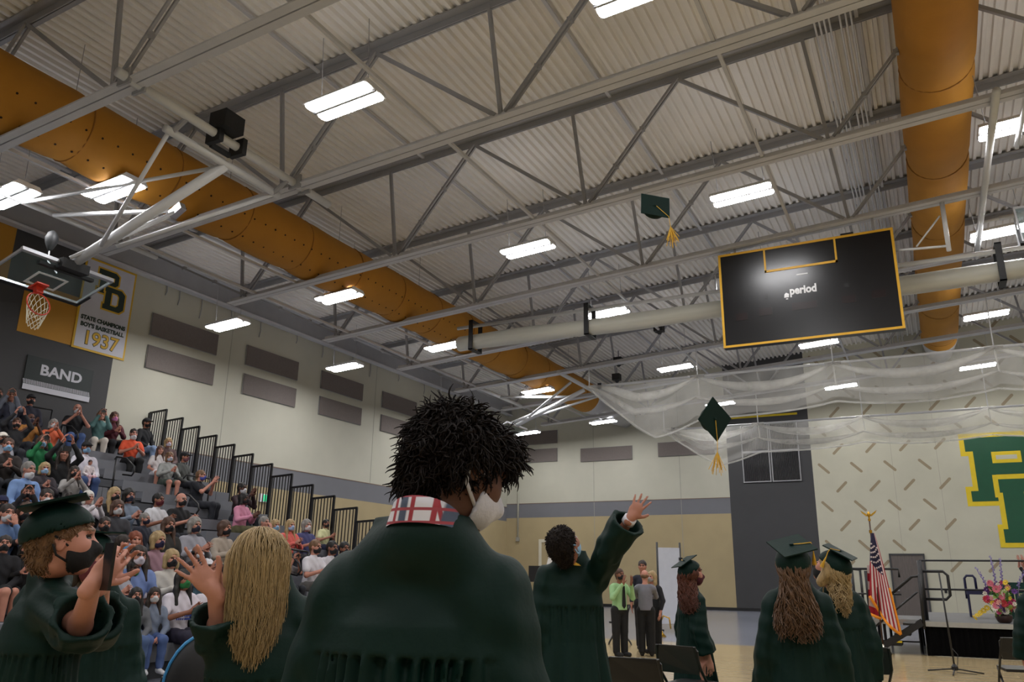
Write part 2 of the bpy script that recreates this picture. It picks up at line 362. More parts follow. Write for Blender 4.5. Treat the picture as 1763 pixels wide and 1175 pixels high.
# band sign
a, b, c = onX(47,610,XL), onX(160,640,XL), onX(37,665,XL)
w, z1, z0 = b[1]-a[1], (a[2]+b[2])/2, (c[2]+onX(153,698,XL)[2])/2
t = thing('band_sign', 'dark green sign reading BAND with white hatched foot on charcoal wall', 'sign', (XL+.02, a[1], z0)); h = z1-z0
part('board', MB().box((0,0,0),(.02,w,h)), mat('dark_green_print', (22,34,34), .6, .05, 3), t)
part('white_strip', MB().box((.018,0,0),(.024,w,h*.16)), M_bw, t)
for i in range(46):
    y = w*(i+.2)/46; m_ = MB().prism([(.021,y,h*.17),(.021,y+w*.010,h*.17),(.021,y+w*.010-.03,h*.30),(.021,y-.03,h*.30)], (.003,0,0)); part('hatch_line', m_, M_bw, t)
lettering('BAND', h*.42, M_bw, t, (.022, w*.52, h*.64), ML, .012, sx=1.15)
# ================================================================== ROOF TRUSSES
BN = [-16.2+5.08*k for k in range(7)]
mt = {}
def tz(x): return zdeck(x)-.09
bc = MB(); xs, xe = -16.6, XR-.1
for s in (-1, 1):
    bc.bar((xs, s*.085, zchord(xs)), (xe, s*.085, zchord(xe)), .145, .03); bc.bar((xs, s*.022, zchord(xs)+.07), (xe, s*.022, zchord(xe)+.07), .022, .14)
mt['bottom_chord'] = [bc.mesh('bottom_chord')]
tcd = MB()
for s in (-1, 1):
    tcd.bar((XL, s*.1, tz(XL)+.07), (XR, s*.1, tz(XR)+.07), .19, .03); tcd.bar((XL, s*.02, tz(XL)-.01), (XR, s*.02, tz(XR)-.01), .02, .16)
mt['top_chord'] = [tcd.mesh('top_chord')]
web = []
def dbl(a, b, w=.05, g=.05):
    m = MB()
    for s in (-1, 1): m.bar((a[0], s*g, a[1]), (b[0], s*g, b[1]), w, w, (0,1,0))
    for t_ in (.3, .6): p = [a[i]+(b[i]-a[i])*t_ for i in (0, 1)]; m.box((p[0]-.05, -g, p[1]-.05), (p[0]+.05, g, p[1]+.05))
    return m.mesh('diagonal')
def sgl(a, b, w=.075, n='diagonal'): return MB().bar((a[0], 0, a[1]), (b[0], 0, b[1]), w, w, (0,1,0)).mesh(n)
mt['diagonal'] = []; mt['post'] = []
mt['diagonal'].append(dbl((BN[0]+.2, zchord(BN[0])+.1), (XL+.3, tz(XL)-.05)))
for i, x in enumerate(BN):
    xl, xr = x-2.9, x+2.2
    if i > 0: mt['diagonal'].append(sgl((x-.1, zchord(x)+.12), (xl, tz(xl)-.05)))
    if xr < XR: mt['diagonal'].append(dbl((x+.1, zchord(x)+.12), (xr, tz(xr)-.05)))
    mt['post'].append(sgl((x, zchord(x)+.1), (x-.3, tz(x)-.03), .07, 'post'))
ordw = ['behind the photographer', 'above the photographer', 'carrying the near end of the hoop frame', 'carrying the far end of the hoop frame', 'in front of the first airborne cap', 'holding the scoreboard', 'just behind the scoreboard', 'in front of the long net', 'behind the long net', 'closest to the far wall']
for y, nm in zip(TRUSS_Y, ordw):
    t = thing('roof_truss', 'grey steel roof truss '+nm, 'truss', (0, y, 0), group='grey steel roof trusses', kind='structure')
    for k, ms in mt.items():
        for me in ms: link(k, me, M_steeld if k in ('top_chord', 'diagonal', 'post') else M_steel, t)
# bridging lines between the trusses
for x, z, nm in ((-15.6, 0, 'close to the side wall'), (-14.2, 0, 'under the gold duct over the bleachers'), (-7.25, 0, 'beyond the hoop frame'), (-2.2, 0, 'over the middle of the court')):
    t = thing('bridging_bar', 'long thin grey bridging bar along the truss bottoms '+nm, 'bar', (x, 0, zchord(x)+.06), kind='structure')
    part('bar', MB().bar((0,TRUSS_Y[0],0),(0,TRUSS_Y[-1],0), .06, .06), M_steel, t)
for x in (-18.3, -10.4, -5.4, -.2, 4.9):
    t = thing('deck_purlin', 'light purlin strip under the roof deck', 'bar', (x, 0, zdeck(x)-.06), kind='structure', group='purlin strips under the roof deck')
    part('strip', MB().bar((0,TRUSS_Y[0],0),(0,TRUSS_Y[-1],0), .07, .05), M_steel, t)
t = thing('edge_girder', 'deep painted steel girder along the top of side wall', 'beam', (XL, 0, 0), kind='structure')
part('lower_flange', MB().box((.05,YF,10.05),(.3,YB,10.12)), M_steel, t); part('girder_web', MB().box((.14,YF,10.12),(.2,YB,10.75)), M_steeld, t); part('upper_flange', MB().box((.0,YF,10.75),(.4,YB,10.85)), M_steel, t)
for i, y in enumerate((16.2, 16.7, 17.6, 18.9, 20.3, 22.2, 23.7, 24.4, 25.6, 26.8, 28.9, 31)):
    L = .25+.45*((i*37) % 5)/5
    t = thing('cable_tail', 'short dark cable tail hanging from the girder at the top of the side wall', 'cable', (XL+.03, y, 10.0), group='cable tails along the side wall'); part('cable', MB().tube([(0,0,.06),(.01,.02,-L*.5),(0,-.02,-L)], .016, 5), M_steeld, t)
# white conduits under the deck
for i, dx in enumerate((0, .09, .18, .27, .46, .57, .66)):
    x = -.95+dx; z = zdeck(x)-.32
    t = thing('conduit', ['first', 'second', 'third', 'fourth', 'fifth', 'sixth', 'last'][i]+' thin white conduit of the bundle beside the right gold duct', 'conduit', (x, 0, z), group='white conduits beside the gold duct', kind='structure')
    part('pipe', MB().tube([(0,YF+.2,0),(0,YB-.2,0)], .02, 6), M_pipe, t, True)
    if i in (0, 6):
        for y in range(9, 38, 3): part('hanger', MB().bar((0,y,.02),(0,y,.3), .02, .02), M_steeld, t)
# ================================================================== FABRIC DUCTS
def duct(cx, cz, R, y0, y1, label, seam, ends):
    t = thing('fabric_duct', label, 'duct', (cx, 0, cz)); n = 28; L = seam
    def rad(y): ph = ((y-y0) % L)/L; return R*(1-.045*math.exp(-(min(ph, 1-ph)*L/.16)**2))
    ys = []; y = y0
    while y < y1: ys.append(y); y += .16 if min((y-y0) % L, L-(y-y0) % L) < .4 else .45
    ys.append(y1); mb = MB()
    for i, yy in enumerate(ys):
        for k in range(n):
            a = 2*math.pi*k/n; r = rad(yy)*(1+.012*math.sin(3*a+yy*1.3)); sag = .03*math.sin(math.pi*(((yy-y0) % L)/L)); mb.v.append((r*math.cos(a), yy, r*math.sin(a)-sag))
    for i in range(len(ys)-1):
        for k in range(n): k2 = (k+1) % n; mb.f.append((i*n+k, i*n+k2, (i+1)*n+k2, (i+1)*n+k)); mb.m.append(0)
    part('sleeve', mb, M_yellow, t, True)
    y = y0+L
    while y < y1-.3:
        part('seam_hoop', MB().tube([(R*.962*math.cos(2*math.pi*k/24), y, R*.962*math.sin(2*math.pi*k/24)) for k in range(24)], .018, 5, closed=True), mat('duct_seam', (140,92,22), .8, .05), t, True); y += L
    hm = MB().lathe([(.0005,0),(.022,0),(.022,.01)], 7).mesh('vent_hole')
    for ang in ends:
        y = y0+.5; c = 0
        while y < min(y1, 28) and c < 70:
            a = math.radians(ang); o = link('vent_hole', hm, M_hole, t, (rad(y)*1.004*math.cos(a), y, rad(y)*1.004*math.sin(a)-.02)); o.rotation_euler = (0, math.pi/2-a, 0); y += .33; c += 1
    part('end_collar', MB().tube([(0,y1-.02,0),(0,y1+.1,0),(0,YB-.02,0)], [R*1.03, R*1.03, R*.8], 24), M_steel, t, True)
    for y in TRUSS_Y[1:-1]: part('hanger_wire', MB().tube([(0,y+1,R*.9),(0,y+1,zdeck(cx)-cz)], .008, 4), M_steeld, t)
    return t
duct(-13.8, 9.5, .70, 0, 34.2, 'long gold fabric duct running above the bleachers', 2.05, (-20, -62, 200))
duct(1.1, 11.39, .69, 0, 37.0, 'long gold fabric duct running above the stage', 4.03, ())
# ================================================================== CEILING LIGHTS
M_tube = mat('lit_fluorescent_tube', (255,255,255), .4, 0, emit=((252,251,252), LAMP))
lp = {}
lp['housing'] = MB().box((-.66,-.34,.03),(.66,.34,.12)).mesh('housing')
lp['housing'] = MB().prism([(-.66,-.30,.0),(-.66,.30,.0),(-.66,.22,.10),(-.66,-.22,.10)], (1.32,0,0)).mesh('housing')
lp['divider'] = MB().box((-.65,-.018,-.03),(.65,.018,.0)).mesh('divider')
tb = MB(); pl_ = [(-.60,-.12),(.60,-.12),(.63,-.09),(.645,-.04),(.645,.04),(.63,.09),(.60,.12),(-.60,.12),(-.63,.09),(-.645,.04),(-.645,-.04),(-.63,-.09)]
tb.poly([(x, y, -.022) for x, y in pl_][::-1])
for (xa, ya), (xb, yb_) in zip(pl_, pl_[1:]+pl_[:1]): tb.quad((xa,ya,-.022),(xb,yb_,-.022),(xb,yb_,-.004),(xa,ya,-.004), 1)
lp['tube_panel'] = tb.mesh('tube_panel')
lp['added_uplight'] = MB().quad((-.5,-.025,.101),(.5,-.025,.101),(.5,.025,.101),(-.5,.025,.101)).mesh('added_uplight')  # glowing strip on the fixture top, added to brighten the roof deck
M_up = mat('added_uplight_glow', (255,255,255), .4, 0, emit=((250,250,255), LAMP*.36))
cab = MB().tube([(0,0,.1),(0,0,1.5)], .008, 4)
lp['cable'] = cab.mesh('cable')
LX = [(-18.05, 'nearest the side wall'), (-13.9, 'under the bleacher duct'), (-8.1, 'left of the scoreboard'), (-2.9, 'in line with the scoreboard'), (2.3, 'right of the scoreboard')]
LY = [(9.3, 'row above the big hoop'), (16.4, 'row just before the scoreboard'), (21.9, 'row just beyond the scoreboard'), (29.2, 'row behind the long net'), (36.5, 'row nearest the far wall')]
def lamp(x, y, label, group):
    t = thing('ceiling_light', label, 'light', (x, y, zchord(x)+.05), group=group); t.rotation_euler = (0, -.0651, 0)
    link('housing', lp['housing'], M_white, t); link('divider', lp['divider'], M_steeld, t)
    for s in (-1, 1): link('added_uplight', lp['added_uplight'], M_up, t, (0, s*.12, .004))
    for s in (-1, 1): link('tube_panel', lp['tube_panel'], [M_tube, M_white], t, (0, s*.16, 0))
    for sx in (-.5, .5): link('cable', lp['cable'], M_steeld, t, (sx, 0, 0))
for y, ny in LY:
    for x, nx in LX:
        yy = y - (.0 if x > -12 or y < 30 else -.2)
        if y < 10 and x < -17: continue
        lamp(x, yy, 'fluorescent light in the %s, %s' % (ny, nx), 'fluorescent high bay lights')
lamp(-15.84, 8.4, 'twin tube fluorescent light at the photo edge beside the hoop', 'fluorescent high bay lights')
for y in (2.2, -4.8):
    for x in (-18.05, -13.9, -8.1, -2.9, 2.3): lamp(x, y, 'twin tube fluorescent light above and behind the photographer', 'high bay lights out of view')
for y in (-4.8, 2.2, 9.3, 16.4, 21.9, 29.2, 36.5):
    for x in (7.5, 12.8): lamp(x, y, 'twin tube fluorescent light over the far side of the court', 'high bay lights over the opposite court')
# ================================================================== SCOREBOARD
M_sb = mat('scoreboard_black', (13,13,17), .28, .1, 2, .02, 20)
SBX0, SBX1, SBY, SBZ0, SBZ1 = -4.05, -.06, 19.0, 6.78, 9.2
t = thing('scoreboard', 'large black scoreboard with yellow border hanging under the roof', 'scoreboard', (SBX0, SBY, SBZ0)); w, h = SBX1-SBX0, SBZ1-SBZ0
part('cabinet', MB().box((0,0,0),(w,.22,h)), M_sb, t)
e = .055; part('border', MB().box((0,-.015,0),(w,0,e)).box((0,-.015,h-e),(w,0,h)).box((0,-.015,e),(e,0,h-e)).box((w-e,-.015,e),(w,0,h-e)), mat('scoreboard_yellow', (216,166,40), .5, .04), t)
x0, x1, z0 = w*.275, w*.69, h*.735
part('name_box', MB().box((x0,-.016,z0),(x1,0,z0+e)).box((x0,-.016,z0),(x0+e*.8,0,h-e)).box((x1-e*.8,-.016,z0),(x1,0,h-e)), MATS['scoreboard_yellow'], t)
lettering('period', .27, M_white, t, (w*.485, -.004, h*.505), MBK, .010, sx=.85)
part('period_digit', MB().prism([(w*.375,-.004,h*.445),(w*.402,-.004,h*.445),(w*.404,-.004,h*.48),(w*.388,-.004,h*.495),(w*.378,-.004,h*.48)], (0,-.004,0)).box((w*.385,-.008,h*.425),(w*.397,-.004,h*.435)), M_white, t)
part('maker_plate', MB().box((w*.455,-.008,h*.66),(w*.52,0,h*.672)), M_white, t)
M_led = mat('unlit_red_led', (24,8,10), .3, .2, 20)
for x, z, ww in ((.085,.27,.07), (.225,.29,.075), (.415,.305,.14), (.69,.31,.075), (.85,.325,.075)): part('digit_panel', MB().box((w*x,-.006,h*z),(w*(x+ww),0,h*(z+.075))), M_led, t)
for x, z in ((.262,.46), (.715,.47)): part('sensor_window', MB().box((w*x,-.006,h*z),(w*(x+.022),0,h*(z+.04))), M_black, t)
part('speaker_vent', MB().box((w*.72,.02,h),(w*.79,.15,h+.06)), M_black, t)
for x in (.4, w-.4): part('hanger', MB().bar((x,.1,h),(x,.1,zchord(SBX0+x)-SBZ0), .05, .05), M_steeld, t)
# ================================================================== ROLLED DIVIDER CURTAIN
RY, RZ = 20.6, 8.32
M_vinyl = mat('cream_vinyl_roll', (196,196,186), .5, .06, 1.5, stretch=(.2,6,6))
t = thing('rolled_curtain', 'long cream rolled divider curtain behind the scoreboard', 'curtain', (-12.5, RY, RZ)); L = 22.
mb = MB(); n = 14; segs = 44
for i in range(segs+1):
    x = L*i/segs
    for k in range(n):
        a = 2*math.pi*k/n; r = .25*(1+.07*math.sin(2*a+.4)+.03*math.sin(x*1.7+k)); mb.v.append((x, r*math.cos(a), r*math.sin(a)+.02*math.sin(x*.9)))
for i in range(segs):
    for k in range(n): k2 = (k+1) % n; mb.f.append((i*n+k, (i+1)*n+k, (i+1)*n+k2, i*n+k2)); mb.m.append(0)
mb.f.append(tuple(range(n))); mb.m.append(0)
part('roll', mb, M_vinyl, t, True)
part('roller_pipe', MB().tube([(-.1,0,.52),(L,0,.52)], .055, 8), M_pipe, t, True)
for x in (.55, 4.35, 14.55, 18.5): part('strap', MB().box((x-.07,-.31,-.31),(x+.07,.31,-.28)).box((x-.07,-.31,-.31),(x+.07,-.28,.62)).box((x-.07,.28,-.31),(x+.07,.31,.62)).box((x-.07,-.31,.6),(x+.07,.31,.63)), M_black, t)
for x in (.3, 3.2, 8., 15., 19.): part('hanger_chain', MB().tube([(x,0,.5),(x,0,zchord(-12.5+x)-RZ)], .025, 5), M_alu, t)
# ================================================================== NETS
def net_mat(name, alpha, rgb=(214,212,206)):
    m = bpy.data.materials.new(name); m.use_nodes = True; nt = m.node_tree; b = nt.nodes['Principled BSDF']; b.inputs['Base Color'].default_value = (*lin(rgb), 1); b.inputs['Roughness'].default_value = .9
    tl = nt.nodes.new('ShaderNodeBsdfTranslucent'); tl.inputs[0].default_value = (*lin(rgb), 1); mt_ = nt.nodes.new('ShaderNodeMixShader'); mt_.inputs[0].default_value = .5; nt.links.new(b.outputs[0], mt_.inputs[1]); nt.links.new(tl.outputs[0], mt_.inputs[2])
    tr = nt.nodes.new('ShaderNodeBsdfTransparent'); mx = nt.nodes.new('ShaderNodeMixShader'); out = nt.nodes['Material Output']
    tc = nt.nodes.new('ShaderNodeTexCoord'); n = nt.nodes.new('ShaderNodeTexNoise'); n.inputs['Scale'].default_value = 1.4; n.inputs['Detail'].default_value = 4
    nt.links.new(tc.outputs['Object'], n.inputs['Vector']); mr = nt.nodes.new('ShaderNodeMapRange'); mr.inputs['From Min'].default_value = .3; mr.inputs['From Max'].default_value = .7
    mr.inputs['To Min'].default_value = alpha*.65; mr.inputs['To Max'].default_value = min(1, alpha*1.35); nt.links.new(n.outputs[0], mr.inputs['Value'])
    nt.links.new(mr.outputs[0], mx.inputs[0]); nt.links.new(tr.outputs[0], mx.inputs[1]); nt.links.new(mt_.outputs[0], mx.inputs[2]); nt.links.new(mx.outputs[0], out.inputs['Surface']); return m
M_net = net_mat('white_net_mesh', .24); M_net2 = net_mat('white_net_gathered', .46)
def net(x0, x1, Y, Z, label, drop, ties):
    """ties: fractions of the length where the gathered net is tied up to the rod"""
    t = thing('gathered_net', label, 'net', (x0, Y, Z)); L = x1-x0
    part('rod', MB().tube([(0,0,0),(L,0,0)], .045, 8), M_pipe, t, True); tx = [L*f for f in ties]
    def bay(x):
        for a, b in zip(tx[:-1], tx[1:]):
            if a <= x <= b: return (x-a)/(b-a), b-a
        return 0., 1.
    def sheet(zt, zb, yoff, amp, ph):
        mb = MB(); nx, nz = 190, 12
        for i in range(nx+1):
            x = L*i/nx; u, w = bay(x); sw = 4*u*(1-u); end = min(1, max(0, (x+.02)/2.4)**.7)*(1+.42*math.exp(-((x-2.2)/2.2)**2))
            top, bot = zt(sw)*end, zb(sw)*end
            for j in range(nz+1):
                v = j/nz; y = yoff*math.sin(v*2.4)+amp*math.sin(x*2.1+v*4+ph)*v; mb.v.append((x+.1*math.sin(v*3+x*1.3+ph)*v, y, -(top+(bot-top)*v)-.03*math.sin(x*4.3+ph*2)*v))
        for i in range(nx):
            for j in range(nz): a = i*(nz+1)+j; mb.f.append((a, a+1, a+nz+2, a+nz+1)); mb.m.append(0)
        return mb
    part('net_sheet', sheet(lambda s: 0, lambda s: drop*(.80+.14*s), .35, .10, 0), M_net, t, True)
    part('net_sheet', sheet(lambda s: drop*.42*s, lambda s: drop*(.76+.20*s), -.3, .08, 2), M_net, t, True)
    for a, b in zip(tx[:-1], tx[1:]):
        for q, (f0, dr, w_) in enumerate(((.02, .36, .15), (.52, .24, .11))):
            pts = []; rr = []
            for k in range(21):
                u = k/20; pts.append((a+(b-a)*u, -.1-.15*q+.05*math.sin(u*11), -drop*(f0+dr*4*u*(1-u))*min(1, max(.05, (a+(b-a)*u)/1.8)))); rr.append(w_*(.25+.85*math.sin(math.pi*u)))
            part('gathered_fold', MB().tube(pts, rr, 8), M_net2, t, True)
    for x in tx[1:]: part('drop_cord', MB().tube([(x,0,0),(x+.04,-.05,-drop*.5)], .028, 5), M_net2, t); part('tie_wrap', MB().tube([(x-.25,0,0),(x+.25,0,0)], .062, 8), M_net2, t)
    hem = []
    for x in np.linspace(0, L, 120): u, w = bay(x); sw = 4*u*(1-u); end = min(1, max(0, (x+.02)/2.4)**.7)*(1+.42*math.exp(-((x-2.2)/2.2)**2)); hem.append((x, .25, -drop*(.80+.14*sw)*end))
    part('hem_cord', MB().tube(hem, .035, 5), M_net2, t, True)
    part('end_clip', MB().box((.35,-.06,-.12),(.5,.06,.1)), M_black, t)
    for x in tx: part('hanger', MB().tube([(x,0,0),(x,0,zchord(x0+x)-Z)], .02, 5), M_pipe, t)
net(-10.75, 8., 27.0, 8.15, 'long white gathered net hanging below the scoreboard', 1.5, (0, .215, .45, .69, .93))
net(-10.5, 9., 35.5, 7.9, 'farther white gathered net crossing the charcoal strip', 1.25, (0, .215, .43, .66, .9))
# ================================================================== BASKETBALL GOALS
M_orange = mat('orange_rim_paint', (196,52,28), .4, .05); M_pad = mat('black_edge_padding', (22,24,26), .6, .08, 8)
def glass_mat():
    m = bpy.data.materials.new('backboard_glass'); m.use_nodes = True; nt = m.node_tree; b = nt.nodes['Principled BSDF']
    b.inputs['Base Color'].default_value = (.30,.36,.36,1); b.inputs['Roughness'].default_value = .05; b.inputs['Specular IOR Level'].default_value = .5
    tr = nt.nodes.new('ShaderNodeBsdfTransparent'); tr.inputs[0].default_value = (.82,.87,.87,1); mx = nt.nodes.new('ShaderNodeMixShader'); mx.inputs[0].default_value = .12
    nt.links.new(tr.outputs[0], mx.inputs[1]); nt.links.new(b.outputs[0], mx.inputs[2]); nt.links.new(mx.outputs[0], nt.nodes['Material Output'].inputs['Surface']); return m
M_glass = glass_mat()
M_cord = mat('white_net_cord', (226,220,200), .8, .05)
def board(t, o, U, V, N, rim=True):
    """o: middle of the lower edge; U along the width, V up the face, N out of the face"""
    o, U, V, N = Vector(o), Vector(U), Vector(V), Vector(N); M = Matrix((U, V, N)).transposed().to_4x4(); M.translation = o
    W2, HH = .915, 1.07
    part('glass', MB().box((-W2,0,-.012),(W2,HH,0), M=M), M_glass, t)
    fr = MB()
    fr.box((-W2-.01,HH-.05,-.06),(W2+.01,HH+.02,.012), M=M).box((-W2-.015,0,-.04),(-W2+.02,HH,.01), M=M).box((W2-.02,0,-.04),(W2+.015,HH,.01), M=M).box((-W2,-.02,-.04),(W2,.02,.01), M=M)
    part('board_frame', fr, M_alu, t)
    pd = MB().box((-W2-.03,-.06,-.05),(W2+.03,-.005,.03), M=M).box((-W2-.05,-.06,-.05),(-W2-.012,.36,.03), M=M).box((W2+.012,-.06,-.05),(W2+.05,.36,.03), M=M); part('edge_padding', pd, M_pad, t)
    sq = MB()
    for a, b in (((-.305,.15),(.305,.20)), ((-.305,.56),(.305,.61)), ((-.305,.2),(-.255,.56)), ((.255,.2),(.305,.56))): sq.box((a[0],a[1],.001),(b[0],b[1],.004), M=M)
    part('target_square', sq, M_white, t)
    part('mount_plate', MB().box((-.12,.02,.0),(.12,.3,.03), M=M).box((-.07,.1,.03),(.07,.2,.16), M=M), M_orange, t)
    if rim:
        c = Vector((0,.15,.16+.229)); R = .229
        ring = part('rim', MB().tube([M @ (c+Vector((R*math.cos(a), 0, R*math.sin(a)))) for a in np.linspace(0, 2*math.pi, 28, endpoint=False)], .012, 6, closed=True), M_orange, t, True)
        nb = MB(); down = Vector((0,0,-1)); 
        for k in range(12):
            for s in (1, -1):
                pts = []
                for j in range(6):
                    a = 2*math.pi*(k+s*j*.5)/12; f = 1-.42*(j/5); p = M @ (c+Vector((R*f*math.cos(a), 0, R*f*math.sin(a)))); p = p+down*(.085*j)*.9+Vector((-.012*j,0,0)); pts.append(p)
                nb.tube(pts, .006, 4)
        part('net', nb, M_cord, t)
    return M
bd = thing('basketball_hoop', 'folded up glass basketball hoop with white net beside the bleachers', 'basketball hoop', (-10.65, 9.35, 8.8))
def rel(p): return tuple(Vector(p)-Vector((-10.65, 9.35, 8.8)))
V = Vector((1.0, 0, .30)).normalized(); N = Vector((V.z, 0, -V.x)); U = Vector((0,1,0)); U = V.cross(N)
board(bd, rel((-14.93, 8.72, 6.58)), U, V, N)
def pp(name, a, b, r, m=M_pipe): part(name, MB().tube([rel(a), rel(b)], r, 10), m, bd, True)
pp('header_pipe', (-10.62,6.85,8.95), (-10.7,12.05,8.95), .085)
for y in (7.15, 11.1): [part('pipe_clamp', MB().box(rel((-10.8,y+e_-.02,8.82)), rel((-10.5,y+e_+.02,9.1))), M_steeld, bd) for e_ in (-.14, .14)]
pp('swing_pipe', (-10.98,8.1,8.72), (-11.02,10.9,8.72), .075)
for y in (8.25, 10.75): part('swing_hanger', MB().tube([rel((-10.66,y,8.9)), rel((-11.0,y,8.7))], .05, 8), M_steeld, bd)
pp('mast', (-11.0,9.5,8.7), (-13.9,8.78,6.98), .10)
pp('side_brace', (-11.0,8.2,8.7), (-13.3,8.85,7.25), .04); pp('side_brace', (-11.0,10.8,8.7), (-13.2,9.1,7.3), .04)
pp('fold_brace', (-13.9,8.75,7.05), (-12.6,9.9,8.25), .035); pp('fold_brace', (-13.8,8.62,7.0), (-12.62,9.8,8.2), .035)
pp('rear_header_pipe', (-15.8,7.0,8.62), (-15.85,12.0,8.62), .06)
pp('tie_bar', (-15.75,8.7,8.6), (-11.0,9.6,8.75), .04); pp('tie_bar', (-15.7,9.3,8.55), (-12.6,9.85,8.25), .045)
part('brace_block', MB().box((-.16,-.07,-.08),(.16,.07,.08), M=Matrix.Translation(rel((-12.6,9.85,8.25))) @ Matrix.Rotation(-.5,4,'Y')), M_alu, bd)
part('board_bracket', MB().box(rel((-14.15,8.5,6.80)), rel((-13.8,9.05,6.98))).box(rel((-14.1,8.2,6.78)), rel((-14.0,9.3,6.84))), M_pad, bd)
part('winch_motor', MB().box(rel((-10.75,8.8,9.02)), rel((-10.35,9.25,9.35))).box(rel((-10.85,8.85,8.78)), rel((-10.5,8.95,9.1))).box(rel((-10.85,9.4,8.78)), rel((-10.5,9.5,9.1))).box(rel((-10.85,8.95,8.76)), rel((-10.78,9.4,8.84))), M_pad, bd)
pp('cable', (-10.7,9.5,8.9), (-13.9,8.9,7.1), .012, M_cord)
part('safety_reel', MB().lathe([(.02,-.2),(.05,-.16),(.11,-.02),(.13,.08),(.09,.2),(.03,.25)], 12, rel((-15.45,9.2,7.85))), M_pad, bd, True)
part('safety_strap', MB().tube([rel((-15.45,9.2,7.66)), rel((-15.1,9.0,7.3)), rel((-14.4,8.8,6.85))], .014, 5), M_steeld, bd)
# hoop at the right edge of the photo
bd2 = thing('basketball_hoop', 'folded up glass basketball hoop cut off by the right photo edge', 'basketball hoop', (2.0, 18.8, 9.6)); O2 = Vector((2.0,18.8,9.6))
def rel2(p): return tuple(Vector(p)-O2)
board(bd2, rel2((3.17,18.0,8.02)), (1,0,0), Vector((0,.45,.9)).normalized(), Vector((1,0,0)).cross(Vector((0,.45,.9)).normalized()), rim=False)
def pp2(n, a, b, r): part(n, MB().tube([rel2(a), rel2(b)], r, 8), M_pipe, bd2, True)
pp2('header_pipe', (1.84,14.6,9.62), (1.80,23.0,9.62), .07); pp2('header_pipe', (2.35,14.6,9.65), (2.3,17.0,9.65), .05)
pp2('mast', (3.17,20.6,9.6), (3.17,18.5,9.0), .09); pp2('cross_pipe', (2.2,20.6,9.65), (4.6,20.6,9.65), .06); pp2('tie_bar', (1.82,20.6,9.6), (2.3,20.6,9.65), .04)
# frame pipes over the stage duct
t = thing('suspended_frame', 'white pipe frame hanging in front of the stage duct', 'pipe frame', (1.05, 22.0, 9.4)); O3 = Vector((1.05,22.0,9.4))
for nm, a, b, r in (('drop_pipe', onY(1621,345,19.1), onY(1634,432,19.1), .05), ('cross_bar', onY(1540,432,19.1), onY(1630,424,19.1), .03), ('stay_rod', onY(1578,425,19.1), onY(1618,372,19.1), .02)):
    part(nm, MB().tube([tuple(Vector(a)-O3), tuple(Vector(b)-O3)], r, 8), M_pipe, t, True)
# far folded hoop near the corner
bd3 = thing('basketball_hoop', 'folded up glass basketball hoop high in the far corner above the curly hair', 'basketball hoop', (-12.0, 29.5, 8.7)); O4 = Vector((-12.0,29.5,8.7))
def rel4(p): return tuple(Vector(p)-O4)
board(bd3, rel4((-15.9,29.3,7.05)), U, V, N)
def pp4(n, a, b, r): part(n, MB().tube([rel4(a), rel4(b)], r, 8), M_pipe, bd3, True)
pp4('header_pipe', (-15.6,27.0,8.62), (-15.6,31.4,8.62), .08); pp4('header_pipe', (-12.0,27.0,8.85), (-12.0,31.4,8.85), .08)
pp4('mast', (-12.0,29.6,8.7), (-14.9,29.3,7.4), .09); pp4('fold_brace', (-15.0,29.0,7.45), (-13.0,30.2,8.5), .06); pp4('side_brace', (-12.0,28.2,8.7), (-14.3,29.2,7.7), .05); pp4('tie_bar', (-15.6,29.0,8.6), (-12.8,30.2,8.6), .06); pp4('side_brace', (-12.0,31.0,8.7), (-14.2,29.4,7.7), .05)
# black camera / speakers on the trusses
for i, (px, py) in enumerate(((1065,622), (1062,650), (1135,565))):
    p = onroof(px, py, 8.4); t = thing('ceiling_speaker', 'small black speaker clamped to the trusses, '+['beside the long net end', 'just above the long net rod', 'under the rolled curtain'][i], 'speaker', p)
    part('speaker_body', MB().box((-.16,-.14,-.13),(.14,.14,.13)), M_pad, t); part('horn', MB().lathe([(.04,-.22),(.12,-.13),(.12,-.11)], 10), M_pad, t); part('bracket', MB().box((-.02,-.02,.13),(.02,.02,.4)), M_steeld, t)
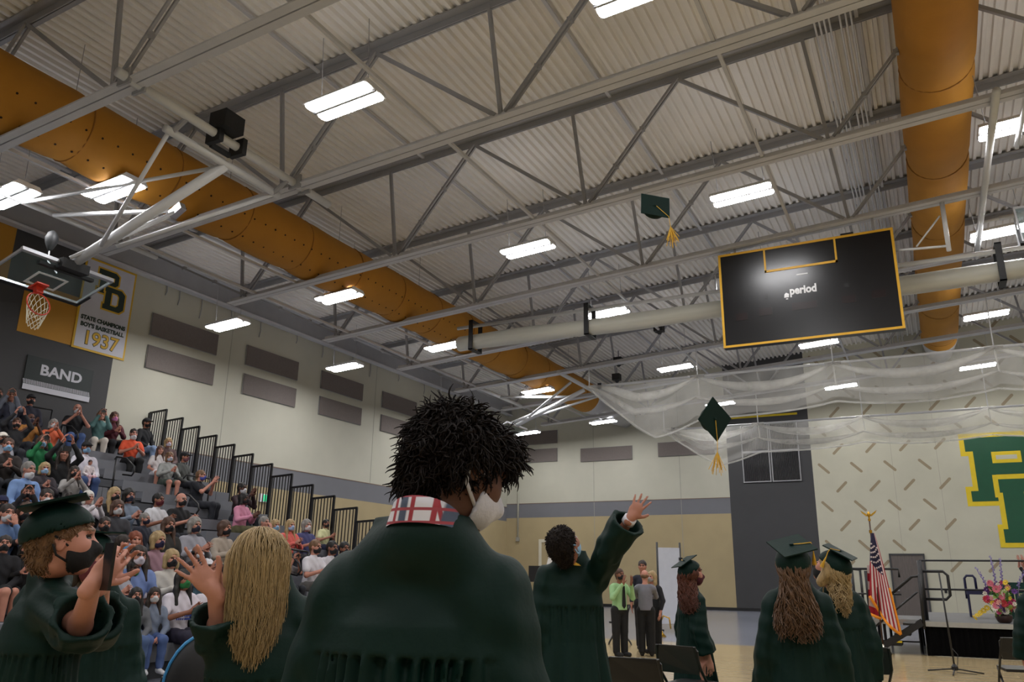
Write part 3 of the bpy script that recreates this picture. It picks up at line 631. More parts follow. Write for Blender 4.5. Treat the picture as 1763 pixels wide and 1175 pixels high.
# ================================================================== BLEACHERS
NR, RX0, RD, RH, BY0, BY1 = 15, -9.6, .727, .30, 3.2, 16.05
M_tread = mat('grey_bleacher_deck', (74,76,82), .6, .08, 3, .05, 60); M_seat = mat('light_grey_plastic_seat', (112,114,121), .5, .06, 3); M_riser = mat('dark_grey_riser', (58,59,64), .7, .08, 3)
M_rail = mat('black_powder_coated_rail', (20,20,23), .45, .1, 10)
def nose(k): return RX0-RD*(k-1)          # front edge of row k (1 = front)
def seat_z(k): return .15+RH*k
AISLES = ((11.85, 12.75),)
bl = thing('bleachers', 'tall grey telescopic bleachers filled with spectators', 'bleachers', (RX0, BY0, 0))
def bp(name, mb, m): mb.v = [(v[0]-RX0, v[1]-BY0, v[2]) for v in mb.v]; part(name, mb, m, bl)
for k in range(1, NR+1):
    x1 = nose(k); x0 = max(x1-RD-.05, XL+.02) if k < NR else XL+.02; z = RH*k
    bp('tread', MB().box((x0, BY0, z-.05), (x1, BY1, z)), M_tread)
    bp('riser', MB().box((x1-.06, BY0, z-RH+.01 if k > 1 else 0), (x1-.03, BY1, z-.05)), M_riser)
    # seat modules between the aisles
    y = BY0
    while y < BY1-.1:
        y2 = min(y+1.42, BY1)
        for a, b in AISLES:
            if y < a < y2: y2 = a
            if a <= y < b: y = b; y2 = min(y+1.42, BY1)
        if y2-y > .12: bp('seat_module', MB().box((x1-.30, y+.006, z), (x1+.02, y2-.006, z+.15)).box((x1+.0, y+.006, z-.08), (x1+.02, y2-.006, z)), M_seat)
        y = y2
    if k < NR: bp('aisle_step', MB().box((x1-.62, AISLES[0][0]+.02, z), (x1-.32, AISLES[0][1]-.02, z+.15)), M_tread)
# end railing, one stepped section per row, balusters one by one
er = thing('end_railing', 'black stepped end railing with thin balusters at the bleacher end', 'railing', (-20.5, 16.15, 0))
tops = [(280.5,709.8),(302.6,725),(329.8,740.4),(358,755.8),(387.7,772.8),(417,788.6),(450.7,806),(484,823.9),(517.6,841.3),(553.9,860.7),(591.5,880.7),(626.9,899.7)]
YR = 16.15
BAL = {}
for i in range(12):
    k = NR-i; xr = -20.55+.727*(i+1)-.05; xl_ = xr-.727+.02; zt = 6.0-.3035*i; zb2 = zt-1.5
    def rp(name, a, b, w=.05): part(name, MB().bar((a[0]+20.5,0,a[2]), (b[0]+20.5,0,b[2]), w, w, (0,1,0)), M_rail, er)
    rp('top_rail', (xl_,0,zt-.04), (xr+.02,0,zt), .05); rp('post', (xr,0,zt), (xr-.04,0,zb2-.05), .05); rp('post', (xl_,0,zt-.04), (xl_-.03,0,zb2), .07); rp('bottom_rail', (xl_,0,zb2+.02), (xr,0,zb2+.04), .04)
    if 'b' not in BAL: BAL['b'] = MB().bar((0,0,0), (-.03,0,-1.46), .02, .02, (0,1,0)).mesh('baluster')
    for j in range(1, 7): link('baluster', BAL['b'], M_rail, er, (xl_+(xr-xl_)*j/7+20.5, 0, zt-.02))
# dark panel closing the bleacher end below the railing
bp('end_panel', MB().prism([(RX0,BY1+.02,0),(XL+.05,BY1+.02,0),(XL+.05,BY1+.02,RH*NR),(nose(1)-.3,BY1+.02,RH*1.0),(RX0-.1,BY1+.02,.25)], (0,.03,0)), mat('black_end_panel', (26,26,28), .7, .08), )
# aisle handrails
for k, nm in ((3, 'lowest'), (7, 'second'), (10, 'third'), (13, 'upper')):
    x = nose(k)-.45; y = AISLES[0][0]+.45; z = RH*k; t = thing('aisle_handrail', nm+' black hooped handrail standing in the bleacher aisle', 'handrail', (x, y, z))
    part('post', MB().tube([(0,0,0),(0,0,.92)], .022, 8), M_rail, t, True); part('grip', MB().tube([(-.05,0,.86),(0,0,.92),(.35,0,.86),(.62,0,.68),(.68,0,.55),(.6,0,.46),(.3,0,.5)], .02, 8), M_rail, t, True); part('socket', MB().lathe([(.07,0),(.07,.03),(.03,.05)], 10), M_rail, t)
for (px, py, k, nm) in ((527, 1000, 3, 'beside the white shirted men'), (350, 925, 9, 'beside the grey haired spectators'), (90, 708, 15, 'high up under the band sign')):
    x = nose(k)-.45; p = onX(px, py, x); z = RH*k; t = thing('aisle_handrail', 'black hooped bleacher handrail '+nm, 'handrail', (x, p[1], z))
    part('post', MB().tube([(0,0,0),(0,0,.92)], .022, 8), M_rail, t, True); part('grip', MB().tube([(0,0,.92),(-.5,-.3,1.0),(-.55,-.35,.9)], .02, 8), M_rail, t, True); part('socket', MB().lathe([(.07,0),(.07,.03),(.03,.05)], 10), M_rail, t)
# ================================================================== STAGE
M_stage = mat('grey_stage_deck', (92,92,94), .5, .06, 4); M_skirt = mat('black_pleated_skirt', (5,5,6), .95, .15, 6, .1, 30, spec=.1)
SX0, SX1, SY0, SY1, SZ = -.42, 7.0, 18.9, 25.0, .64
st = thing('stage', 'low portable stage with black skirt and silver edge', 'stage', (SX0, SY0, 0))
part('deck', MB().box((0,0,SZ-.02),(SX1-SX0,SY1-SY0,SZ)), M_stage, st); part('edge_trim', MB().box((-.02,-.02,SZ-.09),(SX1-SX0,0,SZ+.004)), M_alu, st); part('edge_trim', MB().box((-.02,0,SZ-.09),(0,SY1-SY0,SZ+.004)), M_alu, st)
mb = MB(); n = 220; top = []; 
for i in range(n+1): x = (SX1-SX0)*i/n; y = .03+.025*math.sin(i*1.9); mb.v += [(x,y,SZ-.09),(x,y-.01,.01)]
for i in range(n): mb.f.append((2*i,2*i+1,2*i+3,2*i+2)); mb.m.append(0)
part('skirt', mb, M_skirt, st, True); part('skirt', MB().box((0,.02,.01),(.02,SY1-SY0,SZ-.09)), M_skirt, st)
# side landing with legs
ld = thing('stage_landing', 'small raised landing beside the stage on dark legs', 'platform', (-1.75, 19.6, 0))
part('deck', MB().box((0,0,SZ-.02),(1.3,2.4,SZ)), M_stage, ld); part('edge_trim', MB().box((0,-.02,SZ-.10),(1.3,0,SZ+.004)), M_alu, ld)
for x in (.06, .3, .55, 1.22):
    for y in (.1, 2.2): part('leg', MB().tube([(x,y,0),(x,y,SZ-.02)], .03, 8), M_rail, ld)
part('crossbar', MB().bar((.06,.1,.2),(1.22,.1,.2), .03, .03), M_rail, ld)
# stair with handrails in front of the landing
sr = thing('stage_stair', 'black metal stair with handrails leading up to the stage', 'stair', (-1.1, 18.75, 0))
for i in range(3): part('step', MB().box((.0-.18*(2-i)+.3,.12,.2*(i+1)-.04),(.3-.18*(2-i)+.3,.75,.2*(i+1))), M_rail, sr)
for y in (.1, .77):
    part('stringer', MB().bar((-.25,y,.05),(.65,y,.62), .05, .12), M_rail, sr)
    part('handrail', MB().tube([(-.35,y,.75),(.55,y,1.5),(.72,y,1.52)], .022, 8), M_rail, sr, True); part('handrail', MB().tube([(-.3,y,.45),(.62,y,1.2)], .018, 8), M_rail, sr, True)
    part('post', MB().tube([(-.3,y,.05),(-.33,y,.78)], .02, 8), M_rail, sr, True); part('post', MB().tube([(.68,y,.5),(.70,y,1.55)], .03, 8), M_rail, sr, True)
part('caution_tab', MB().box((.15,.09,.22),(.25,.11,.26)), M_yel, sr)
def railing(label, loc, parts_):
    t = thing('stage_railing', label, 'railing', loc)
    for nm, pts, r in parts_: part(nm, MB().tube(pts, r, 8), M_rail, t, True)
railing('black guard railing around the small stage landing', (-1.75, 19.6, SZ), [('post', [(.02,.1,0),(.02,.1,1.02)], .03), ('post', [(.3,.1,0),(.3,.1,.98)], .035), ('post', [(.42,.1,0),(.42,.1,.98)], .025), ('post', [(.02,2.2,0),(.02,2.2,1.02)], .03), ('top_rail', [(.02,.1,1.02),(.95,.1,1.02),(.95,.1,.85)], .025), ('top_rail', [(.02,.1,1.02),(.02,2.2,1.02)], .025), ('mid_rail', [(-.3,.12,.5),(.95,.12,.5)], .018), ('diagonal_brace', [(.45,.1,.95),(.75,.1,.55),(.78,.1,0)], .02)])
railing('black guard railing along the back of the stage', (-.38, 19.7, SZ), [('post', [(0,0,0),(0,0,1.2)], .05), ('top_rail', [(0,0,1.2),(7,0,1.2)], .02), ('mid_rail', [(0,0,.62),(7,0,.62)], .02), ('loop_rail', [(0,0,.98),(.42,0,.98),(.5,0,.9),(.5,0,.5),(.42,0,.42),(0,0,.42)], .03), ('post', [(2.4,0,0),(2.4,0,1.2)], .02), ('post', [(4.8,0,0),(4.8,0,1.2)], .02)])
# microphone stand on the floor
p = onZ(1645, 1160, 0)
t = thing('microphone_stand', 'tall thin black microphone stand on the wooden floor', 'stand', p)
part('pole', MB().tube([(0,0,.06),(-.05,.1,1.55)], .014, 8), M_rail, t, True); part('hub', MB().lathe([(.02,.04),(.05,.05),(.05,.1),(.02,.14)], 10), M_rail, t)
for a in (15, 160, 265): part('leg', MB().tube([(0,0,.07),(.42*math.cos(math.radians(a)),.42*math.sin(math.radians(a)),.01)], .012, 6), M_rail, t, True)
part('cable', MB().tube([(-.02,.05,.4),(.07,.03,.28),(.05,.0,.15),(.02,-.05,.02),(.3,-.1,.008)], .006, 5), M_rail, t, True)
# ------------------------------------------------------------------ flag
p = onZ(1522, 1128, 0)
fg = thing('flag', 'american flag draped on a pole with gold fringe before the stage', 'flag', (p[0], p[1], 0))
part('pole', MB().tube([(0,0,.1),(0,0,2.62)], .016, 8), mat('dark_oak_pole', (60,34,20), .4, .1), fg, True)
part('base', MB().lathe([(.15,0),(.155,.02),(.13,.05),(.07,.07),(.045,.1),(.03,.16),(.018,.2)], 20), M_chrome, fg, True)
eg = part('finial', MB().lathe([(.018,2.6),(.03,2.63),(.015,2.67),(.03,2.71),(.035,2.76),(.01,2.8)], 10), M_gold, fg, True)
part('wing', MB().prism([(.01,0,2.72),(.16,0,2.83),(.13,0,2.77),(.05,0,2.70)], (0,.015,0)), M_gold, eg); part('wing', MB().prism([(-.01,0,2.72),(-.16,0,2.83),(-.13,0,2.77),(-.05,0,2.70)], (0,.015,0)), M_gold, eg)
part('collar', MB().tube([(0,0,2.36),(0,0,2.42)], .03, 8), M_gold, fg)
M_red = mat('flag_red', (150,20,38), .7, .1, 6); M_fw = mat('flag_white', (206,192,192), .7, .05, 6); M_navy = mat('flag_navy', (26,22,58), .7, .1, 6); M_fr = mat('gold_fringe', (226,140,28), .8, .1, 30)
# draped cloth: stripes as strips following the folds
def flag_cloth():
    nu, nv = 39, 36
    def P(u, v):
        # u across hoist->fly stripes order, v downwards along drape
        wid = .05+.44*v**.8; x = -.16*v**.7+u*wid*1.0; fold = .07*math.sin(u*9+v*2)*v; z = 2.36-1.95*v*(.64+.36*u) - .12*math.sin(u*3)*v
        return (x+.02, -.05-fold, z)
    strips = {}
    for i in range(nu):
        u0, u1 = i/nu, (i+1)/nu; s = int(i/3)
        for j in range(nv):
            v0, v1 = j/nv, (j+1)/nv
            k = 'canton' if (v1 < .47-.0*u0 and u0 < .82) else s
            strips.setdefault(k, MB()).quad(P(u0,v0), P(u1,v0), P(u1,v1), P(u0,v1))
    for k, mb in strips.items():
        if k == 'canton': part('canton', mb, M_navy, fg, True)
        else: part('stripe', mb, M_red if k % 2 == 0 else M_fw, fg, True)
    fr = MB(); fr.tube([P(u, 1.0) for u in np.linspace(0, 1, 30)], .028, 6); fr.tube([P(1.0, v) for v in np.linspace(.55, 1, 14)], .022, 6); part('fringe', fr, M_fr, fg, True)
    star = []
    for k in range(10): a = math.pi/2+k*math.pi/5; r = .026 if k % 2 == 0 else .011; star.append((r*math.cos(a), 0, r*math.sin(a)))
    sm = MB().prism(star, (0,-.004,0)).mesh('star')
    for i in range(5):
        for j in range(5):
            u = .1+.16*i; v = .16+.065*j+(.03 if i % 2 else 0)
            if v < .45: p_ = P(u, v); link('star', sm, M_fw, fg, (p_[0], p_[1]-.012, p_[2]))
flag_cloth()
# second, white striped fold hanging on the other side of the pole
def fold2():
    for s in range(6):
        mb = MB()
        for j in range(20):
            def Q(u, v): return (-.14-.05*v+.20*u*(.5+.5*v), .02-.05*math.sin(u*8+v), 1.72-.95*v-.1*u*v)
            v0, v1 = j/20, (j+1)/20; v0, v1 = s/6+v0/6, s/6+v1/6; mb.quad(Q(0,v0),Q(.5,v0),Q(.5,v1),Q(0,v1)).quad(Q(.5,v0),Q(1,v0),Q(1,v1),Q(.5,v1))
        part('stripe', mb, M_red if s % 2 else M_fw, fg, True)
    part('fringe', MB().tube([(-.19,.0,.77),(-.08,-.03,.72),(.02,.0,.68)], .03, 6), M_fr, fg, True)
fold2()
# ------------------------------------------------------------------ table with cloth, chair, flower arrangement on stage
tb = thing('draped_table', 'table under a dark green cloth with school emblem on stage', 'table', (1.05, 21.0, SZ))
M_cloth = mat('dark_green_tablecloth', (10,52,44), .85, .08, 6)
mb = MB(); n = 60; w, d, h = 2.6, .75, .78
per = [(x,0) for x in np.linspace(0, w, n)]
for i, (x, y) in enumerate(per): o_ = .03*math.sin(i*1.3); mb.v += [(x,y,h),(x,y-.03+o_,.03)]
for i in range(n-1): mb.f.append((2*i,2*i+1,2*i+3,2*i+2)); mb.m.append(0)
mb.box((0,0,h-.02),(w,d,h)); mb.box((0,0,.03),(.02,d,h-.02)).box((w-.02,0,.03),(w,d,h-.02)); part('tablecloth', mb, M_cloth, tb, True)
monogram(tb, Matrix.Translation((.28,-.075,.62)) @ MBK, .10, M_cloth, mat('cream_emblem_line', (170,170,130), .7, .05), M_cloth, .003)
for x in (.1, w-.1): part('leg', MB().tube([(x,.37,0),(x,.37,h-.02)], .02, 8), M_rail, tb)
part('gold_cup_print', MB().prism([(1.0,-.07,.62),(1.14,-.07,.62),(1.11,-.07,.45),(1.03,-.07,.45)], (0,-.01,0)), M_gold, tb)
M_blueplastic = mat('navy_plastic', (26,26,62), .5, .08)
t = thing('stage_chair', 'navy plastic chair standing on stage beside the flowers', 'chair', (.48, 22.5, SZ))
part('backrest', MB().tube([(0,.0,.4),(0,0,.86),(.05,0,.92),(.18,0,.92),(.22,0,.86),(.22,0,.6)], .028, 8), M_blueplastic, t, True); part('seat', MB().box((0,-.35,.5),(.9,.1,.62)), M_blueplastic, t)
for x in (.03, .85):
    for y in (-.32, .06): part('leg', MB().tube([(x,y,0),(x,y,.5)], .022, 8), M_blueplastic, t)
fl_p = (1.02, 19.55, SZ)
fw_ = thing('flower_arrangement', 'tall colourful flower arrangement in a bowl at the stage edge', 'flowers', fl_p)
part('bowl', MB().lathe([(.08,0),(.12,.02),(.16,.12),(.13,.17),(.12,.17)], 18), mat('dark_bronze_bowl', (58,38,34), .4, .15), fw_, True)
FC = {n: mat('petal_'+n, c, .7, .12, 30) for n, c in dict(pink=(214,120,140), blush=(226,170,160), yellow=(220,190,60), purple=(96,54,130), magenta=(170,40,100), white=(224,220,206), lavender=(120,108,160), red=(180,50,60)).items()}
M_leaf = mat('fresh_leaf', (66,110,44), .6, .15, 12); M_leaf2 = mat('pale_leaf', (130,160,70), .6, .15, 12)
def blossom(r, n):
    mb = MB()
    for k in range(n):
        a = 2*math.pi*k/n; d = Vector((math.cos(a), 0, math.sin(a))); s = Vector((-math.sin(a), 0, math.cos(a)))
        mb.poly([d*r*.15, d*r*.6+s*r*.28-Vector((0,r*.25,0)), d*r-Vector((0,r*.1,0)), d*r*.6-s*r*.28-Vector((0,r*.25,0))])
    mb.lathe([(r*.05,0),(r*.22,.0),(r*.16,r*.1)], 8); return mb.mesh('blossom')
BL = {12: blossom(.085, 12), 9: blossom(.065, 9), 7: blossom(.05, 7)}
rf_ = random.Random(3); cols = ['pink','blush','yellow','purple','magenta','white','red','yellow','pink','white','purple','magenta']
for i in range(46):
    a = rf_.uniform(0, 2*math.pi); z = rf_.uniform(.2, .78); R_ = .30*(1-(z-.4)**2*2.2)*math.sqrt(rf_.random()); x = R_*math.cos(a)*1.1; y = -abs(R_*math.sin(a))*.8-.05; c = cols[i % len(cols)]
    o = link('blossom', BL[(12, 9, 7)[i % 3]], FC[c], fw_, (x, y, z)); o.rotation_euler = (rf_.uniform(-.5,.5), rf_.uniform(0,3), rf_.uniform(-.6,.6))
def leaf(L, w): return MB().poly([(0,0,0),(w,0,L*.4),(w*.6,.02,L*.8),(0,.04,L),(-w*.6,.02,L*.8),(-w,0,L*.4)]).mesh('leaf')
LF = leaf(.2, .04)
for i in range(44):
    a = rf_.uniform(0, 2*math.pi); o = link('leaf', LF, (M_leaf, M_leaf2)[i % 2], fw_, (.18*math.cos(a), -.1+.1*math.sin(a), rf_.uniform(.12,.6))); o.rotation_euler = (rf_.uniform(-1.2,1.2), rf_.uniform(-1.6,1.6), rf_.uniform(0,6))
for (x, L, tilt) in ((-.2,.62,-.25), (-.05,.85,-.05), (.05,.8,.05), (.28,.62,.35)):
    mb = MB(); 
    mb.tube([(0,0,0),(tilt*.2,0,L*.5),(tilt*.7,0,L)], .008, 5)
    for k in range(18):
        f = .4+.6*k/18; a = k*2.4; mb.lathe([(.002,-.02),(.022*(1.3-f),.0),(.002,.025)], 6, (tilt*.7*f*f+.02*math.cos(a), .02*math.sin(a), L*f))
    part('lavender_spike', mb, FC['lavender'], fw_, True, (x, -.03, .45))
for sx, c in ((-1, 'yellow'), (1, 'yellow')):
    for k in range(5): o = link('blossom', BL[9], FC[c], fw_, (sx*(.28+.06*k), -.1, .28-.05*k)); o.rotation_euler = (.3*k, k, 0)
# ------------------------------------------------------------------ display board, chairs, floor items
p = onZ(1158, 1080, 0)
db = thing('display_board', 'tall narrow white display board with black stand on grey floor', 'display board', (-6.9, 23.3, 0)); db.rotation_euler = (0,0,math.radians(35))
part('panel', MB().box((-.32,-.02,.18),(.32,.02,2.25)), mat('white_board', (196,198,206), .5, .03), db)
for x in (-.34, .34): part('upright', MB().tube([(x,0,.02),(x,0,2.4)], .03, 8), M_rail, db, True)
for x in (-.34, .34): part('foot', MB().bar((x,-.3,.02),(x,.3,.02), .05, .04), M_rail, db)
for x, z in ((-.34,1.1),(.34,1.9),(-.34,.3)): part('knob', MB().box((x-.05,-.05,z),(x+.05,.05,z+.08)), M_rail, db)
M_chair = mat('black_folding_chair', (14,14,16), .4, .1, 10)
def chair_meshes():
    d = {}
    d['backrest'] = MB().prism([(.0,-.2,.56),(.0,.2,.56),(-.03,.225,.66),(-.05,.225,.76),(-.055,.19,.80),(-.055,-.19,.80),(-.05,-.225,.76),(-.03,-.225,.66)], (.018,0,.004)).mesh('backrest')
    d['seat'] = MB().prism([(-.02,-.19,.43),(-.02,.19,.43),(.36,.2,.44),(.40,.16,.44),(.40,-.16,.44),(.36,-.2,.44)], (0,0,.03)).mesh('seat')
    for s, n in ((-1, 'a'), (1, 'b')): d['leg_'+n] = MB().tube([(.42,s*.22,0),(.2,s*.22,.38),(-.0,s*.225,.6),(-.06,s*.2,.8)], .013, 8).mesh('leg'); d['rear_'+n] = MB().tube([(-.08,s*.2,0),(.1,s*.2,.25),(.3,s*.2,.44)], .012, 8).mesh('leg')
    d['crossbar_a'] = MB().tube([(.36,-.22,.1),(.36,.22,.1)], .01, 6).mesh('crossbar'); d['crossbar_b'] = MB().tube([(-.04,-.2,.08),(-.04,.2,.08)], .01, 6).mesh('crossbar'); return d
CHM = chair_meshes()
def fold_chair(x, y, rz, label, s=1.):
    t = thing('folding_chair', label, 'chair', (x, y, 0), rz, group='black metal folding chairs'); t.scale = (s, s, s)
    for k, me in CHM.items(): link({'leg_a':'leg','leg_b':'leg','rear_a':'leg','rear_b':'leg','crossbar_a':'crossbar','crossbar_b':'crossbar'}.get(k, k), me, M_chair, t)
def chair_at(px, py, dep, rz, label):
    p = onD(px, py, dep); fold_chair(p[0], p[1], rz, label)
chair_at(1168, 1110, 7.5, math.radians(75), 'black folding chair in front of the graduate in maroon mask')
chair_at(1092, 1135, 6.3, math.radians(95), 'black folding chair beside the cap tossing graduate')
chair_at(968, 1165, 4.9, math.radians(95), 'black folding chair at the lower edge behind the curly haired graduate')
chair_at(347, 1130, 4.9, math.radians(140), 'black folding chair beside the waving blonde graduate')
chair_at(1462, 1150, 6.3, math.radians(110), 'black folding chair right of the wavy haired graduate')
chair_at(1757, 1110, 9.2, math.radians(100), 'black folding chair cut off by the right photo edge')
chair_at(1490, 1130, 7.6, math.radians(110), 'black folding chair behind the blonde capped graduate')
fold_chair(-6.3, 17.9, math.radians(200), 'black folding chair standing behind the light green shirted man')
# music stand and brass at the far left of the far group
p = onD(935, 975, 15.5); t = thing('music_stand', 'dark music stand with white sheet behind the cap tosser', 'music stand', (p[0], p[1], 0))
part('pole', MB().tube([(0,0,0),(0,0,1.35)], .015, 8), M_rail, t); part('desk', MB().box((-.3,-.02,1.3),(.1,.02,1.6)), M_rail, t); part('sheet', MB().prism([(0,-.03,1.3),(.42,-.03,1.35),(.15,-.03,1.85)], (0,.005,0)), M_white, t)
for a in (0, 120, 240): part('leg', MB().tube([(0,0,.2),(.3*math.cos(a),.3*math.sin(a),.01)], .01, 6), M_rail, t)
p = onZ(1150, 1080, 0); t = thing('brass_instrument', 'small brass instrument lying by the display board', 'instrument', (-6.4, 20.6, 0)); part('bell', MB().lathe([(.02,.3),(.04,.2),(.08,.1),(.16,0)], 14), M_gold, t, True); part('tube', MB().tube([(0,0,.3),(.1,0,.5),(.25,0,.45),(.28,0,.2)], .02, 8), M_gold, t, True)
# ================================================================== PEOPLE: smooth blended solids meshed on a grid
def unit(v): v = np.asarray(v, float); return v/max(np.linalg.norm(v), 1e-9)
class Solid:
    def __init__(s, lo, hi, h):
        s.h = h; s.lo = np.asarray(lo, float)-3*h; s.n = np.ceil((np.asarray(hi, float)+3*h-s.lo)/h).astype(int)+1
        s.ax = [s.lo[i]+h*np.arange(s.n[i]) for i in range(3)]; s.D = np.full(s.n, 9., np.float32)
    def win(s, lo, hi):
        sl = []
        for i in range(3):
            a = int(np.clip(math.floor((lo[i]-s.lo[i])/s.h), 0, s.n[i]-1)); b = int(np.clip(math.ceil((hi[i]-s.lo[i])/s.h)+1, a+1, s.n[i])); sl.append(slice(a, b))
        return tuple(sl), s.ax[0][sl[0]][:,None,None], s.ax[1][sl[1]][None,:,None], s.ax[2][sl[2]][None,None,:]
    def put(s, fn, lo, hi, k=.02, op='+'):
        pad = k+3*s.h; sl, x, y, z = s.win(np.asarray(lo)-pad, np.asarray(hi)+pad); b = fn(x, y, z).astype(np.float32); a = s.D[sl]
        if op == '+':
            hh = np.maximum(k-np.abs(a-b), 0)/k if k > 0 else 0; s.D[sl] = np.minimum(a, b)-hh*hh*k*.25
        elif op == '-':
            b = -b; hh = np.maximum(k-np.abs(a-b), 0)/k if k > 0 else 0; s.D[sl] = np.maximum(a, b)+hh*hh*k*.25
        return s
    def cone(s, a, b, r1, r2, k=.02, op='+'):
        a = np.asarray(a, float); b = np.asarray(b, float); ba = b-a; L = max(ba @ ba, 1e-9)
        def f(x, y, z):
            px, py, pz = x-a[0], y-a[1], z-a[2]; t = np.clip((px*ba[0]+py*ba[1]+pz*ba[2])/L, 0, 1)
            return np.sqrt((px-ba[0]*t)**2+(py-ba[1]*t)**2+(pz-ba[2]*t)**2)-(r1+(r2-r1)*t)
        R = max(r1, r2); return s.put(f, np.minimum(a, b)-R, np.maximum(a, b)+R, k, op)
    def ell(s, c, r, k=.02, R=None, op='+'):
        c = np.asarray(c, float); r = np.asarray(r, float); Rm = np.eye(3) if R is None else R
        def f(x, y, z):
            px, py, pz = x-c[0], y-c[1], z-c[2]; q = [px*Rm[0,i]+py*Rm[1,i]+pz*Rm[2,i] for i in range(3)]
            k0 = np.sqrt((q[0]/r[0])**2+(q[1]/r[1])**2+(q[2]/r[2])**2); k1 = np.sqrt((q[0]/r[0]**2)**2+(q[1]/r[1]**2)**2+(q[2]/r[2]**2)**2)+1e-9
            return k0*(k0-1)/k1
        M = r.max(); return s.put(f, c-M, c+M, k, op)
    def cut(s, p, n):
        """remove everything on the +n side of the plane through p"""
        n = unit(n); p = np.asarray(p, float)
        d = (s.ax[0][:,None,None]-p[0])*n[0]+(s.ax[1][None,:,None]-p[1])*n[1]+(s.ax[2][None,None,:]-p[2])*n[2]; s.D = np.maximum(s.D, d.astype(np.float32)); return s
    def mesh(s, name, org=(0,0,0), paint=None):
        D = s.D; neg = D < 0; n = D.shape; c = neg[:-1,:-1,:-1]; any_ = np.zeros(c.shape, bool); all_ = np.ones(c.shape, bool)
        off = [(i, j, k) for i in (0,1) for j in (0,1) for k in (0,1)]
        for i, j, k in off:
            q = neg[i:n[0]-1+i, j:n[1]-1+j, k:n[2]-1+k]; any_ |= q; all_ &= q
        act = np.argwhere(any_ & ~all_)
        if len(act) == 0: raise ValueError('empty solid '+name)
        V = np.stack([D[act[:,0]+i, act[:,1]+j, act[:,2]+k] for i, j, k in off], 1); P = np.zeros((len(act), 3)); cnt = np.zeros(len(act)); O = np.array(off, float)
        for a in range(8):
            for b in range(a+1, 8):
                if abs(O[a]-O[b]).sum() != 1: continue
                m = (V[:,a] < 0) != (V[:,b] < 0); t = V[m,a]/(V[m,a]-V[m,b]); P[m] += O[a]+(O[b]-O[a])*t[:,None]; cnt[m] += 1
        P = (P/cnt[:,None]+act)*s.h+s.lo; idx = np.full(c.shape, -1, np.int64); idx[act[:,0],act[:,1],act[:,2]] = np.arange(len(act)); F = []
        for ax in range(3):
            e = np.moveaxis(neg, ax, 0); ch = np.argwhere(e[:-1] != e[1:]); ch = ch[(ch[:,1] > 0) & (ch[:,2] > 0) & (ch[:,1] < e.shape[1]-1) & (ch[:,2] < e.shape[2]-1)]
            ii = np.moveaxis(idx, ax, 0); a, b, c_ = ch[:,0], ch[:,1], ch[:,2]; q = np.stack([ii[a,b-1,c_-1], ii[a,b,c_-1], ii[a,b,c_], ii[a,b-1,c_]], 1); fl = e[a,b,c_]
            if ax == 1: fl = ~fl
            q[~fl] = q[~fl][:, ::-1]; F.append(q)
        F = np.concatenate(F); F = F[(F >= 0).all(1)]
        me = bpy.data.meshes.new(name); me.vertices.add(len(P)); me.vertices.foreach_set('co', (P-np.asarray(org)).astype(np.float32).ravel())
        me.loops.add(len(F)*4); me.loops.foreach_set('vertex_index', F.ravel().astype(np.int32)); me.polygons.add(len(F)); me.polygons.foreach_set('loop_start', np.arange(0, len(F)*4, 4, dtype=np.int32)); me.polygons.foreach_set('loop_total', np.full(len(F), 4, np.int32))
        if paint is not None:
            cen = P[F].mean(1); me.polygons.foreach_set('material_index', paint(cen).astype(np.int32))
        me.polygons.foreach_set('use_smooth', np.ones(len(F), bool)); me.update(); me.validate(); return me
def rot(yaw=0, pitch=0, roll=0):
    """head frame: x forward, y left, z up; pitch > 0 looks up"""
    cy, sy = math.cos(yaw), math.sin(yaw); cp, sp = math.cos(pitch), math.sin(pitch); cr, sr = math.cos(roll), math.sin(roll)
    return np.array([[cy,-sy,0],[sy,cy,0],[0,0,1]]) @ np.array([[cp,0,-sp],[0,1,0],[sp,0,cp]]) @ np.array([[1,0,0],[0,cr,-sr],[0,sr,cr]])
def add_head(S, H, R, s=1.):
    g = lambda *p: np.asarray(H)+R @ (np.array(p)*s); e = lambda c, r, k: S.ell(g(*c), np.array(r)*s, k*s, R)
    e((-.012,0,.026), (.100,.078,.094), .02); e((.026,0,-.040), (.068,.060,.078), .03); S.ell(g(.062,0,-.098), np.array((.026,.030,.022))*s, .03*s, R)
    for y in (1, -1):
        S.ell(g(.056,.036*y,-.022), np.array((.032,.028,.034))*s, .03*s, R); e((-.002,.078*y,-.008), (.020,.009,.033), .008); S.ell(g(.094,.031*y,.012), np.array((.016,.019,.012))*s, .012*s, R, '-')
    S.cone(g(.086,0,.012), g(.112,0,-.030), .010*s, .015*s, .015*s); S.ell(g(.083,0,.034), np.array((.018,.052,.012))*s, .018*s, R)
    e((.088,0,-.066), (.016,.024,.008), .01)
def eye_paint(H, R, s=1.):
    """0 skin, 1 eye, 2 brow"""
    H = np.asarray(H)
    def f(C):
        q = (C-H) @ R/s; out = np.zeros(len(C))
        for y in (.031, -.031):
            out[(q[:,0] > .062) & (np.abs(q[:,1]-y) < .0165) & (np.abs(q[:,2]-.011) < .0085)] = 1; out[(q[:,0] > .062) & (np.abs(q[:,1]-y) < .024) & (np.abs(q[:,2]-.037) < .0065)] = 2
        return out
    return f
